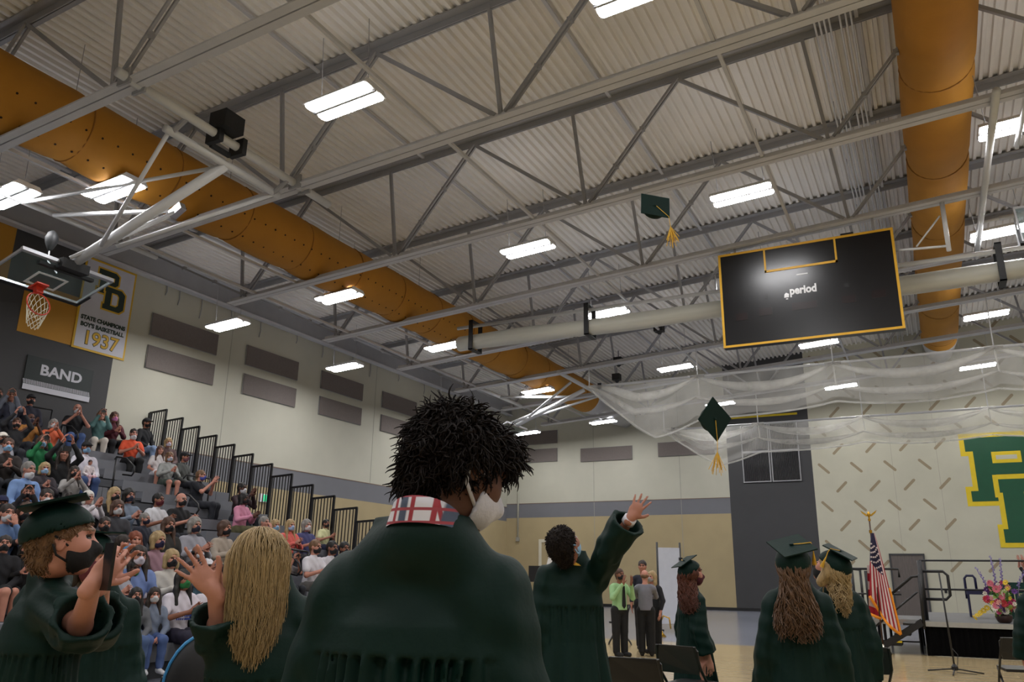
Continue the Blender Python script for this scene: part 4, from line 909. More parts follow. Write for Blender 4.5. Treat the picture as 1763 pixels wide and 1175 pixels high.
def add_hand(S, w, d, nrm, side, curl=.35, spread=.16, s=1., thumb=.6, fr=.0088):
    """w wrist, d pointing direction, nrm palm normal (out of the palm), side +1 thumb towards nrm x d"""
    d = unit(d); nrm = unit(np.asarray(nrm)-d*(np.asarray(nrm) @ d)); t = np.cross(nrm, d)*side; w = np.asarray(w, float)
    S.cone(w-d*.03*s, w+d*.02*s, .026*s, .024*s, .015)
    R = np.stack([d, t, nrm], 1); S.ell(w+d*.052*s, np.array((.052,.041,.016))*s, .015, R)
    for i in range(4):
        o = (.5-i/3.)*2; b = w+d*.088*s+t*o*.030*s-d*abs(o-.2)*.008*s; L = (.095, .105, .098, .078)[i]*s; fd = unit(d+t*o*spread); p = b-fd*.012*s
        for j, q in enumerate((.45, .32, .26)):
            a = curl*(j*.8+.35); fdd = unit(fd*math.cos(a)+nrm*math.sin(a)); e = p+fdd*L*q; r0 = (fr, fr*.93, fr*.85)[j]*s; S.cone(p, e, r0, r0*.92, .005 if j == 0 else .003); p = e
    b = w+d*.025*s+t*.030*s; td = unit(d*.55+t*thumb+nrm*.25); m_ = b+td*.045*s; e = m_+unit(td+d*.5+nrm*curl*.5)*.035*s; S.cone(b, m_, .0125*s, .011*s, .01); S.cone(m_, e, .011*s, .009*s, .004)
def lerp(a, b, t): return np.asarray(a)*(1-t)+np.asarray(b)*t
# ------------------------------------------------------------------ seated spectators (local frame: x forward, seat top at z = 0)
HEADC = np.array((.03, 0, .735)); 
def arm_pose(pose, s):
    sh = np.array((.0, .175*s, .50))
    P = dict(clap=((.10,.26*s,.26),(.33,.045*s,.36)), claphigh=((.20,.25*s,.34),(.34,.04*s,.58)), rest=((.06,.25*s,.22),(.30,.10*s,.10)), photo=((.24,.20*s,.42),(.27,.07*s,.70)), face=((.22,.20*s,.30),(.17,.07*s,.60)) if s > 0 else ((.10,.25*s,.22),(.30,.08*s,.14)), up=((.14,.27*s,.66),(.20,.09*s,.93)))
    el, wr = P[pose]; return sh, np.array(el), np.array(wr)
LEG = dict(hip=(.0,.09,.06), knee=(.44,.11,.06), ank=(.42,.11,-.36), toe=(.60,.12,-.40))
def seated_body(pose, h=.0085):
    S = Solid((-.2,-.36,-.45), (.66,.36,1.15), h); R = rot(0, .06 if pose in ('photo','up') else -.02)
    S.cone((-.03,0,.08), (-.02,0,.30), .11, .10, .03); S.ell((0,0,.39), (.085,.14,.14), .03); S.cone((-.01,-.13,.50), (-.01,.13,.50), .045, .045, .03); S.cone((-.01,0,.50), (.01,0,.66), .058, .052, .03)
    add_head(S, HEADC, R)
    for s in (1, -1):
        sh, el, wr = arm_pose(pose, s); S.cone(sh, el, .048, .040, .03); S.cone(el, wr, .040, .026, .02)
        fd = {'clap': (.75,-.25*s,.55), 'claphigh': (.5,-.15*s,.85), 'rest': (.8,-.5*s,-.2), 'photo': (.25,-.1*s,.9), 'face': (-.1,-.25*s,.9) if s > 0 else (.8,.4,-.1), 'up': (.15,-.15*s,.9)}[pose]
        pn = {'clap': (0,-s,.0), 'claphigh': (0,-s,0), 'rest': (0,-.2*s,-1), 'photo': (.2,-s,0), 'face': (-1,-.2*s,0) if s > 0 else (0,0,1), 'up': (.2,-s,0)}[pose]
        add_hand(S, wr, fd, pn, -s if pose != 'rest' else -s, .25 if pose.startswith('clap') else .55, .16, 1.05, fr=.0098)
        f = lambda n: np.array(LEG[n])*np.array((1,s,1)); S.cone(f('hip'), f('knee'), .088, .060, .04); S.cone(f('knee'), f('ank'), .058, .040, .03)
    return S.mesh('body', paint=eye_paint(HEADC, R)), R
def seated_top(pose, sleeve, h=.0125):
    S = Solid((-.25,-.40,-.12), (.5,.40,1.0), h); g = .014
    def folds(x, y, z): return 0
    S.cone((-.03,0,.02), (-.02,0,.30), .150, .137, .05); S.ell((0,0,.40), (.118,.180,.17), .05); S.cone((-.01,-.14,.505), (-.01,.14,.505), .068, .068, .05); S.cone((-.01,0,.53), (.0,0,.575), .068, .064, .03)
    for s in (1, -1):
        sh, el, wr = arm_pose(pose, s)
        if sleeve == 'long': S.cone(sh, el, .066, .056, .03); S.cone(el, lerp(el, wr, .9), .055, .040, .02)
        else: S.cone(sh, lerp(sh, el, .62), .068, .066, .03)
    # cloth wrinkles
    X, Y, Z = np.meshgrid(*S.ax, indexing='ij', sparse=True); S.D = S.D+(.0045*np.sin(Z*38+6*np.sin(Y*9)+3*X*8)).astype(np.float32)
    return S.mesh('top')
def seated_legs(kind, h=.0125):
    S = Solid((-.25,-.30,-.45), (.66,.30,.2), h)
    S.cone((-.05,-.06,.05), (-.05,.06,.05), .125, .125, .04)
    for s in (1, -1):
        f = lambda n: np.array(LEG[n])*np.array((1,s,1)); k = f('knee')
        if kind == 'short': S.cone(f('hip'), lerp(f('hip'), k, .72), .108, .092, .04)
        else: S.cone(f('hip'), k, .106, .078, .04); S.cone(k, lerp(k, f('ank'), .93), .075, .060, .03)
    X, Y, Z = np.meshgrid(*S.ax, indexing='ij', sparse=True); S.D = S.D+(.004*np.sin(Z*30+X*45)).astype(np.float32)
    return S.mesh('trousers')
def shoe_mesh():
    S = Solid((.34,-.20,-.46), (.70,.20,-.28), .011)
    for s in (1, -1): S.cone((.40,.11*s,-.385), (.42,.11*s,-.36), .05, .045, .02); S.cone((.42,.11*s,-.395), (.60,.125*s,-.41), .042, .034, .02)
    S.cut((0,0,-.44), (0,0,-1)); return S.mesh('shoes')
def hair_mesh(kind, H=HEADC, R=None, s=1., h=.0095, seed=0, capped=False, grow=1.):
    R = rot() if R is None else R; H = np.asarray(H); g = lambda *p: H+R @ (np.array(p)*s); lo, hi = H-.2*s, H+.2*s
    if kind in ('long', 'bob'): lo = lo-np.array((0,0,.25*s))
    S = Solid(lo, hi, h)
    big = {'short': 1.07, 'bald': 1.0, 'bob': 1.16, 'long': 1.13, 'bun': 1.07}[kind]*grow
    S.ell(g(-.018,0,.034), np.array((.102,.082,.094))*big*s, .01, R)
    if kind == 'bald':
        S.D[:] = 9; S.ell(g(-.045,0,-.005), np.array((.075,.086,.05))*s, .01, R)
    if kind == 'bob':
        for y in (1,-1): S.cone(g(-.01,.07*y,.02), g(-.005,.082*y,-.10), .04*s, .035*s, .03)
        S.cone(g(-.07,0,.0), g(-.075,0,-.10), .07*s, .055*s, .04)
    if kind == 'long':
        for y in (1,-1): S.cone(g(-.01,.07*y,.02), g(.0,.09*y,-.12), .036*s, .036*s, .03); S.cone(g(.0,.09*y,-.12), g(.05,.10*y,-.30), .038*s, .022*s, .03)
        S.cone(g(-.07,0,.0), g(-.10,0,-.28), .075*s, .06*s, .04)
    if kind == 'bun': S.ell(g(-.10,0,.07), np.array((.045,.045,.045))*s, .02, R); S.cone(g(-.06,0,-.02), g(-.07,0,-.06), .06*s, .045*s, .03)
    if kind == 'short': S.cone(g(-.06,0,-.02), g(-.055,0,-.07), .062*s, .05*s, .03)
    if capped: S.cut(g(0,0,.055), R @ np.array((-.1,0,1)))
    # open the face
    S.ell(g(.125,0,-.055), np.array((.105,.084,.115))*s, .012, R, '-')
    for y in (1,-1):
        if kind in ('short', 'bald', 'bun'): S.ell(g(.015,.1*y,-.055), np.array((.06,.05,.06))*s, .015, R, '-')
    X, Y, Z = np.meshgrid(*S.ax, indexing='ij', sparse=True); S.D = S.D+(.0035*np.sin(Y*95+3*np.sin(Z*14+seed))+.0028*np.sin(X*80+Z*22)).astype(np.float32)
    return S.mesh('hair')
def mask_mesh(H=HEADC, R=None, s=1., h=.007, low=0., xc=.008):
    R = rot() if R is None else R; H = np.asarray(H); g = lambda *p: H+R @ (np.array(p)*s); S = Solid(H-.17*s, H+.15*s, h)
    S.ell(g(.030,0,-.052-low), np.array((.080,.069,.072))*s, .01, R); S.cone(g(.09,0,-.012-low), g(.112,0,-.035-low), .016*s, .020*s, .025)
    S.ell(g(.025,0,-.042-low), np.array((.063,.058,.085))*s, .0, R, '-'); S.cut(g(.0,0,-.006-low), R @ np.array((-.25,0,1))); S.cut(g(xc,0,0), R @ np.array((-1,0,0))); return S.mesh('face_mask')
def cap_mesh():
    H = HEADC; S = Solid(H-.2, H+.24, .009); S.ell(H+(-.014,0,.045), (.112,.091,.088), .01); S.cut(H+(0,0,.03), (.08,0,-1)); S.ell(H+(.11,0,.040), (.085,.075,.012), .012); return S.mesh('cap')
POSES = ('clap', 'claphigh', 'rest', 'photo', 'face', 'up')
BODY = {p: seated_body(p)[0] for p in POSES}
TOP = {(p, sl): seated_top(p, sl) for p in POSES for sl in ('long', 'short')}
LEGS = {k: seated_legs(k) for k in ('long', 'short')}; SHOES = shoe_mesh()
HAIR = {k: hair_mesh(k) for k in ('short', 'bald', 'bob', 'long', 'bun')}; MASK = mask_mesh(); CHIN = mask_mesh(low=.035); BCAP = cap_mesh()
GLS = MB()
for y in (1, -1): GLS.tube([tuple(HEADC+np.array((.104,.033*y+.024*math.cos(a),.008+.019*math.sin(a)))) for a in np.linspace(0, 2*math.pi, 10, endpoint=False)], .0028, 4, closed=True); GLS.tube([tuple(HEADC+np.array((.10,.057*y,.012))), tuple(HEADC+np.array((.0,.082*y,.014)))], .0026, 4)
GLS = GLS.mesh('glasses')
SK = {n: mat('skin_'+n, c, .6, .05, 12, .03, 80) for n, c in dict(fair=(184,128,110), mid=(162,108,88), tan=(134,86,66), brown=(86,52,38), dark=(66,40,32)).items()}
M_eye = mat('dark_eye', (30,22,20), .25, 0)
HC = {n: mat('hair_'+n, c, .55, .22, 30, .4, 60, stretch=(3,3,.5)) for n, c in dict(black=(16,13,12), dkbrown=(38,26,20), brown=(72,46,32), ltbrown=(110,80,54), blond=(160,136,96), grey=(128,124,120), white=(206,202,196), red=(120,56,28)).items()}
CLC = {}
def cloth(rgb):
    k = tuple(rgb)
    if k not in CLC: CLC[k] = mat('fabric_%02x%02x%02x' % k, k, .85, .10, 9, .12, 90)
    return CLC[k]
M_phone = mat('phone_shell', (18,18,22), .3, .05)
HOLD = dict(phone=MB().box((.318,-.036,.74),(.328,.036,.90)).mesh('phone_body'), wide=MB().box((.318,-.08,.79),(.328,.08,.865)).mesh('phone_body'), camera=MB().box((.27,-.065,.76),(.34,.065,.85)).lathe([(.03,0),(.035,.0),(.035,.01)], 10, (.3,0,.80)).mesh('camera_body'))
GRP = 'spectators seated on the bleachers'
def spectator(px, py, label, pose='clap', skin='fair', hair=('short','brown'), top=(60,60,66), sleeve='long', pants=(30,32,40), mask=(24,24,28), yaw=-22, legs='long', cap=None, glasses=False, sc=None, shoes=(40,40,42), low=False, hold=None, row=None, pmask=True, standing=False):
    d = ray(px, py)
    # slope of head heights over the rows: find the row, then slide along it
    best = None
    for k in range(1, NR+1):
        x = nose(k)-.17; p = CP+d*(x/d[0]); hz = p[2]-seat_z(k); e = abs(hz-.74)
        if row is not None: e = abs(k-row)
        if best is None or e < best[0]: best = (e, k, x, p, hz)
    _, k, x, p, hz = best; s = float(np.clip(hz/.735, .84, 1.16)) if sc is None else sc
    a = math.radians(yaw); x0, y0 = x-.03*math.cos(a), p[1]-.03*math.sin(a)
    t = thing('person', label, 'person', (x0, y0, seat_z(k)+.008 if sc is None else p[2]-.735*s), a, group=GRP); t.scale = (s, s, s)
    b = link('body', BODY[pose], [SK[skin], M_eye, HC[hair[1]] if hair else M_eye], t)
    link('shirt', TOP[(pose, sleeve)], cloth(top), t); link('trousers', LEGS[legs], cloth(pants), t); link('shoes', SHOES, cloth(shoes), t)
    if hair: link('hair', HAIR[hair[0]], HC[hair[1]], t)
    if mask: link('face_mask', CHIN if low else MASK, cloth(mask), t)
    if cap: link('cap', BCAP, cloth(cap), t)
    if glasses: link('glasses', GLS, M_black, t)
    if hold:
        q = thing({'wide':'phone'}.get(hold, hold), 'black %s held up by the %s' % (hold if hold != 'wide' else 'phone sideways', ' '.join(label.split()[:9])), {'wide':'phone'}.get(hold, hold), t.location, a, group='phones and cameras held by spectators'); q.scale = t.scale
        o = link('%s_body' % ('camera' if hold == 'camera' else 'phone'), HOLD[hold], M_phone, q)
    return t
# ================================================================== SPECTATORS
K = (24,24,28); WH = (196,196,202); BLU = (130,170,206); NV = (28,30,52)
sp = spectator
sp(21,675,'man in grey shirt filming at the left end of the top row','photo','mid',('short','black'),(92,96,108),mask=None,hold='camera',yaw=-30)
sp(54,685,'person in black beanie, black mask and navy jacket over white shirt','rest','fair',('short','black'),(30,30,44),cap=K,yaw=-20)
sp(-2,672,'dark clothed person cut off at the top row photo edge','rest','mid',('short','black'),(30,32,48))
sp(53,722,'balding man in mustard patterned shirt with dark mask clapping','claphigh','brown',('bald','black'),(150,100,44),'short',mask=(50,46,62),yaw=-10)
sp(29,730,'person in black raising a hand beside the mustard shirt man','up','fair',('short','brown'),K,mask=K)
sp(92,731,'grey haired woman in orange and white top with white mask','claphigh','fair',('bob','grey'),(206,100,66),mask=WH,yaw=-20)
sp(134,700,'bald man in black shirt and blue jeans on the top row','claphigh','fair',('bald','grey'),(18,18,22),'short',pants=(62,84,130),mask=WH,yaw=-25)
sp(175,716,'woman in teal sweater and white trousers holding a camera','photo','fair',('bob','ltbrown'),(84,120,120),pants=(198,190,180),mask=None,hold='camera',yaw=-30)
sp(197,719,'woman with long brown hair, pink mask and maroon top','clap','fair',('long','brown'),(74,18,32),pants=(20,18,22),mask=(196,120,170),yaw=-15)
sp(253,728,'person in black hoodie with covered head and light jeans','rest','mid',('short','black'),(20,20,24),pants=(120,140,170),cap=K,yaw=10)
sp(230,748,'man in bright orange shirt and black trousers','clap','fair',('short','dkbrown'),(214,84,52),'short',pants=(20,20,22),mask=WH,low=True,yaw=-20)
sp(73,762,'woman in bright green sweater filming with phone','photo','fair',('bob','brown'),(18,104,58),mask=BLU,hold='phone',yaw=-22)
sp(4,756,'person in white and black cap with grey shirt','rest','mid',('short','grey'),(150,150,160),'short',cap=(206,200,190),yaw=-10)
sp(14,768,'person with light blue mask behind the white and black cap','clap','fair',('short','brown'),(40,32,30),mask=BLU)
sp(149,772,'man in black cap and white shirt holding a baby','rest','tan',('short','black'),(200,196,206),'long',pants=(50,70,112),mask=BLU,cap=K,yaw=-15)
sp(110,783,'woman in black with both arms raised to a camera','up','fair',('long','dkbrown'),(16,16,20),mask=None,hold='camera',yaw=-25)
# the baby sits on his lap
pb = CP+ray(164,781)*1.0
bk = [o for o in bpy.data.objects if o.get('label') == 'man in black cap and white shirt holding a baby'][0]
bt = thing('person', 'baby in white sitting on the lap of the man in black cap', 'person', bk.location+Vector((.30,-.06,.13)), math.radians(-10), group=GRP); bt.scale = (.46,.46,.46)
link('body', BODY['rest'], [SK['mid'], M_eye, HC['black']], bt); link('shirt', TOP[('rest','long')], cloth((206,196,198)), bt); link('trousers', LEGS['long'], cloth((206,170,180)), bt); link('hair', HAIR['short'], HC['dkbrown'], bt)
sp(49,810,'grey haired man in light blue shirt with white mask','rest','fair',('short','grey'),(120,150,200),mask=WH,low=True,yaw=5)
sp(77,808,'blond woman in floral dark top with light blue mask','clap','fair',('bob','blond'),(58,52,58),mask=(150,186,220),yaw=-18)
sp(128,814,'woman with long dark hair, black mask and pale grey cardigan','claphigh','fair',('long','dkbrown'),(156,152,150),mask=K,yaw=-20)
sp(48,850,'brown haired woman holding a phone sideways to her face','photo','fair',('bob','brown'),(30,28,34),mask=K,hold='wide',yaw=-30)
sp(80,858,'person in white mask behind the sideways phone','rest','fair',('short','dkbrown'),(34,30,36),mask=WH)
sp(120,860,'dark haired man in purple blue shirt with blue mask','rest','fair',('short','dkbrown'),(62,66,140),mask=BLU,low=True,yaw=-15)
sp(152,858,'white haired person in white shirt','claphigh','fair',('bob','white'),(206,200,206),mask=None,yaw=0)
sp(12,886,'man with white mask and hand raised to his face','face','fair',('short','dkbrown'),(92,118,160),mask=WH,yaw=-10)
sp(45,883,'woman with long brown hair and black mask in black top','clap','fair',('long','brown'),(16,14,18),mask=K,yaw=-30)
sp(3,868,'person in navy cap at the left photo edge','rest','mid',('short','black'),(40,44,70),cap=(28,32,70))
sp(197,853,'blond woman in black with black mask beside the aisle','rest','fair',('long','blond'),(14,14,16),mask=K,yaw=-5)
sp(222,855,'dark haired person in patterned blue and white top clapping','clap','fair',('bob','black'),(120,132,150),mask=(44,48,66),yaw=-10)
sp(202,876,'woman with glasses, white mask and dark grey jacket','rest','fair',('bob','brown'),(56,56,62),mask=WH,glasses=True,yaw=-15)
sp(273,862,'dark haired man in white polo with maroon mask','clap','tan',('short','black'),(206,206,212),'short',mask=(84,22,34),yaw=5)
sp(312,862,'balding man in black shirt holding a phone low','clap','fair',('bald','grey'),(20,20,24),'short',mask=K,yaw=0)
sp(250,895,'older man with grey hair and navy mask','rest','fair',('short','grey'),(40,42,54),mask=NV,yaw=10)
sp(290,906,'woman with brown hair and black mask in dark patterned top','rest','fair',('long','brown'),(46,44,42),mask=K,yaw=-10)
sp(335,906,'grey haired woman in grey shirt with yellow scarf','clap','fair',('bob','grey'),(150,150,160),mask=(34,36,54),yaw=-5)
sp(346,820,'man with short blond hair and blue mask in black shirt','claphigh','fair',('short','ltbrown'),(24,26,34),'short',mask=(70,80,160),yaw=25)
sp(276,776,'woman in white shorts with brown hair leaning forward','rest','fair',('long','brown'),(206,200,200),'short',pants=(206,204,212),legs='short',mask=None,yaw=-25)
sp(292,788,'person with grey mask in pale jacket and shorts','clap','fair',('bob','ltbrown'),(150,152,150),pants=(60,70,64),legs='short',mask=(170,176,190),yaw=-15)
sp(290,763,'blond person with grey mask behind the woman in white shorts','rest','fair',('bob','blond'),(90,70,70),mask=(196,190,206))
sp(318,788,'person in dark hat and grey camouflage jacket','rest','mid',('short','black'),(78,80,78),cap=K,mask=(110,70,80),yaw=15)
sp(417,842,'dark haired person with white mask behind the pink shirt','claphigh','brown',('short','black'),(40,20,26),mask=WH,yaw=0)
sp(420,860,'woman in pink shirt and olive trousers with black mask','clap','brown',('bob','black'),(196,130,156),pants=(86,82,56),mask=K,yaw=10)
sp(455,901,'grey haired man in grey shirt covering his face','face','fair',('short','grey'),(120,120,128),mask=None,yaw=0)
sp(474,906,'blond woman in white top and black cardigan with blue mask','rest','fair',('bob','blond'),(180,178,186),mask=BLU,yaw=-15)
sp(500,906,'blond woman in coral cardigan with light blue mask','clap','fair',('long','blond'),(216,104,96),mask=(156,178,214),yaw=-12)
sp(528,906,'woman with short grey hair and white mask in navy top','clap','fair',('bob','grey'),(70,72,116),'short',mask=WH,yaw=-12)
sp(562,903,'man in pale yellow shirt with black mask','clap','mid',('short','black'),(206,206,160),'short',pants=(30,34,60),mask=K,yaw=-12)
sp(543,943,'young man in white tee with black mask','clap','fair',('short','ltbrown'),(206,204,212),'short',mask=K,pants=(96,92,90),legs='short',yaw=0)
sp(572,944,'man in white shirt and tie with black mask','clap','tan',('short','black'),(200,198,206),mask=K,yaw=-10)
sp(593,945,'person half hidden behind the curly haired graduate','rest','tan',('short','black'),(30,30,34),mask=K)
sp(212,937,'boy with dark hair and blue mask turned aside','rest','fair',('short','dkbrown'),(180,180,176),mask=(90,150,200),yaw=40)
sp(232,932,'red haired woman behind the boy in blue mask','rest','fair',('long','red'),(60,40,36),mask=None,yaw=-20)
sp(239,958,'woman with long dark hair, glasses and white mask','rest','fair',('long','dkbrown'),(110,130,180),mask=(206,200,216),glasses=True,yaw=-20)
sp(272,932,'blond woman in mauve jacket with navy mask','rest','fair',('bob','blond'),(150,116,128),mask=(36,32,66),yaw=0)
sp(295,964,'woman with short blond hair in white cardigan, black mask','clap','fair',('bob','blond'),(190,186,180),mask=K,yaw=-15)
sp(230,981,'man in white tee with green and yellow mask','rest','brown',('short','black'),(206,200,208),'short',mask=(30,110,60),yaw=-8)
sp(341,952,'bald man with white mask in dark shirt','clap','tan',('bald','black'),(36,30,34),mask=WH,yaw=20)
sp(203,977,'child in grey top with green mask','clap','fair',('short','ltbrown'),(160,160,170),mask=(60,110,60),yaw=-10)
sp(233,1037,'young woman with long dark hair in grey hoodie and ripped jeans','rest','fair',('long','black'),(92,94,100),pants=(70,90,130),mask=K,yaw=-25,row=1)
sp(265,1034,'young woman with dark hair in denim jacket and white mask','rest','fair',('long','dkbrown'),(110,120,140),pants=(66,86,132),mask=WH,yaw=-25,row=1,shoes=(200,200,204))
sp(316,1000,'woman in white tee with blue print and green mask','clap','tan',('long','black'),(206,200,212),'short',pants=(28,24,44),mask=(36,110,60),yaw=-8)
sp(357,977,'man in white cap with yellow mask','photo','mid',('short','black'),(110,150,170),'short',mask=(206,180,40),cap=(206,204,210),yaw=-10)
sp(366,1003,'person in white tee behind the waving hand','clap','mid',('short','black'),(206,202,212),'short',mask=K,yaw=-10)
sp(387,911,'woman with brown hair and black mask in beige sweater','clap','fair',('bob','brown'),(160,148,136),mask=K,yaw=5)
sp(497,962,'person half hidden behind the blonde graduate filming with phone','photo','mid',('short','black'),(96,90,92),'short',mask=K,hold='phone',yaw=-5)
sp(8,938,'woman in black with bare knees at the left photo edge','rest','fair',('short','dkbrown'),(22,22,28),pants=(20,20,22),legs='short',mask=K,yaw=-30)
sp(45,946,'woman in black seated behind the graduate with phone','clap','fair',('bob','black'),(18,16,20),legs='short',pants=(16,16,18),mask=K,yaw=-25)
sp(180,905,'dark clothed person seated behind the graduate cap','rest','mid',('short','dkbrown'),(40,38,44),mask=K,yaw=-20)
# blue print on the white tees
M_print = mat('blue_shirt_print', (52,70,150), .8, .2, 30)
for lab in ('woman in white tee with blue print and green mask', 'person in white tee behind the waving hand'):
    o = [q for q in bpy.data.objects if q.get('label') == lab][0]; r_ = random.Random(2)
    for z, w_, n_ in ((.335,.085,7), (.300,.105,9), (.262,.095,9)):
        for i in range(n_):
            y = -w_+2*w_*i/(n_-1); link('printed_letter', MB().prism([(0,-.008,-.013),(0,.008,-.013),(0,.010,.008),(0,.003,.013),(0,-.007,.010)], (.004,0,0)).mesh('printed_letter'), M_print, o, (.147-abs(y)*.25+(z-.30)*-.12, y, z))
# dark sports bag with blue piping on the near chair
p = onD(358, 1112, 4.75); t = thing('sports_bag', 'black sports bag with blue piping on the chair beside the blonde graduate', 'bag', (p[0], p[1], .48), math.radians(140)); t.scale = (1, 1, 1.28)
S = Solid((-.25,-.28,-.05), (.25,.28,.50), .014); S.ell((0,0,.20), (.15,.22,.24), .02); S.ell((.08,0,.14), (.10,.16,.13), .04); S.cut((0,0,0), (0,0,-1)); link('bag_body', S.mesh('bag_body'), mat('black_bag_nylon', (9,9,14), .7, .1, 12), t)
for s_, c_ in ((1, (60,140,200)), (.9, (50,40,120))): part('piping', MB().tube([(-.02+.10*(1-s_), .225*s_*math.cos(a), .20+.245*s_*math.sin(a)) for a in np.linspace(-.4, 3.5, 18)], .009, 5), mat('bag_piping_%d' % c_[0], c_, .5, .05), t, True)
part('strap', MB().tube([(-.12,-.1,.1),(-.2,-.12,.3),(-.1,-.1,.42)], .018, 6), MATS['black_bag_nylon'], t, True)
# ================================================================== GRADUATES
GG = 'graduates in dark green gowns'
M_gown = mat('dark_green_gown_satin', (3,32,27), .6, .12, 5, .05, 60, spec=.18)
M_tassel = mat('gold_tassel_thread', (214,168,46), .6, .12, 40)
def wv(az): return np.array((math.cos(math.radians(az)), math.sin(math.radians(az)), 0.))
def strands(name, roots, path, n=4, r=.005, seed=0, parent=None, m=None, org=(0,0,0), tip=.3):
    """locks of hair, each a thin tapered tube; one joined mesh"""
    mb = MB(); R = np.random.default_rng(seed)
    for i, p in enumerate(roots):
        pts = path(p, R); k = len(pts); mb.tube([tuple(q-np.asarray(org)) for q in pts], [r*(1-(1-tip)*(j/(k-1))**1.5)*(.7+.6*((i*37) % 10)/10) for j in range(k)], n, cap=False)
    return part(name, mb, m, parent, True)
def scalp(n, H, R, s, seed, zmin=-.05, xmax=.07, rad=(.102,.082,.096), zmax=9.):
    g = np.random.default_rng(seed); out = []
    while len(out) < n:
        v = unit(g.normal(size=3)); q = np.array((-.015,0,.03))+v*np.array(rad)
        if q[2] < zmin or q[2] > zmax or q[0] > xmax or (q[0] > .03 and q[2] < .055) or (abs(q[1]) > .06 and q[2] < .0 and q[0] > -.03): continue
        out.append((np.asarray(H)+R @ (q*s), R @ unit(v/np.array(rad))))
    return out
def board_cap(H, R, s, parent, org, m=M_gown, yaw=.0, tas=1, lift=.0, pitch=0.):
    """mortarboard: skull band, square board, button and tassel"""
    R = R @ rot(0, math.radians(pitch)); g = lambda *p: np.asarray(H)+R @ (np.array(p)*s); S = Solid(np.asarray(H)-.2*s, np.asarray(H)+.24*s, .008)
    S.ell(g(-.016,0,.034), np.array((.126,.106,.110))*s, .01, R); S.ell(g(-.016,0,.02), np.array((.117,.097,.102))*s, .0, R, '-'); S.cut(g(0,0,.030+lift), R @ np.array((.10,0,-1)))
    b = link('mortarboard', S.mesh('mortarboard', org), m, parent)
    c, sn = math.cos(yaw), math.sin(yaw); mb = MB(); hw_ = .110
    pl = [(c*x-sn*y, sn*x+c*y) for x, y in ((-hw_,-hw_),(hw_,-hw_),(hw_,hw_),(-hw_,hw_))]
    mb.prism([tuple(g(x-.01, y, .140)-np.asarray(org)) for x, y in pl], tuple(R @ np.array((0,0,.008*s)))); part('board', mb, m, b)
    part('button', MB().lathe([(.013,0),(.013,.006),(.004,.009)], 10, tuple(g(-.01,0,.149)-np.asarray(org))), m, b)
    ex, ey = .02, tas*.114
    pts = [g(-.01,0,.153), g(0,.06*tas,.153), g(ex,ey,.150), g(ex+.004,ey+.008*tas,.12), g(ex,ey+.01*tas,.085)]
    part('tassel_cord', MB().tube([tuple(p-np.asarray(org)) for p in pts], .003, 5), M_tassel, b)
    tm = MB()
    for k in range(9):
        a = k*.7; tm.tube([tuple(g(ex,ey+.01*tas,.088)-np.asarray(org)), tuple(g(ex+.012*math.cos(a),ey+.01*tas+.012*math.sin(a),-.0)-np.asarray(org))], .0028, 4)
    part('tassel', tm, M_tassel, b); return b
def straps(H, R, s, parent, org, m, mx=.02):
    mb = []
    for y in (1, -1):
        g = lambda *p: tuple(np.asarray(H)+R @ (np.array(p)*s)-np.asarray(org))
        for a, b, c in (((mx+.004,.069*y-.008*y*(mx > .03),-.02), (-.004,.086*y,.006), (-.018,.086*y,.016)), ((mx+.004,.062*y-.008*y*(mx > .03),-.075), (-.010,.080*y,-.05), (-.022,.087*y,-.012))):
            part('ear_loop', MB().tube([g(*a), g(*b), g(*c)], .0045*s, 5), m, parent, True)
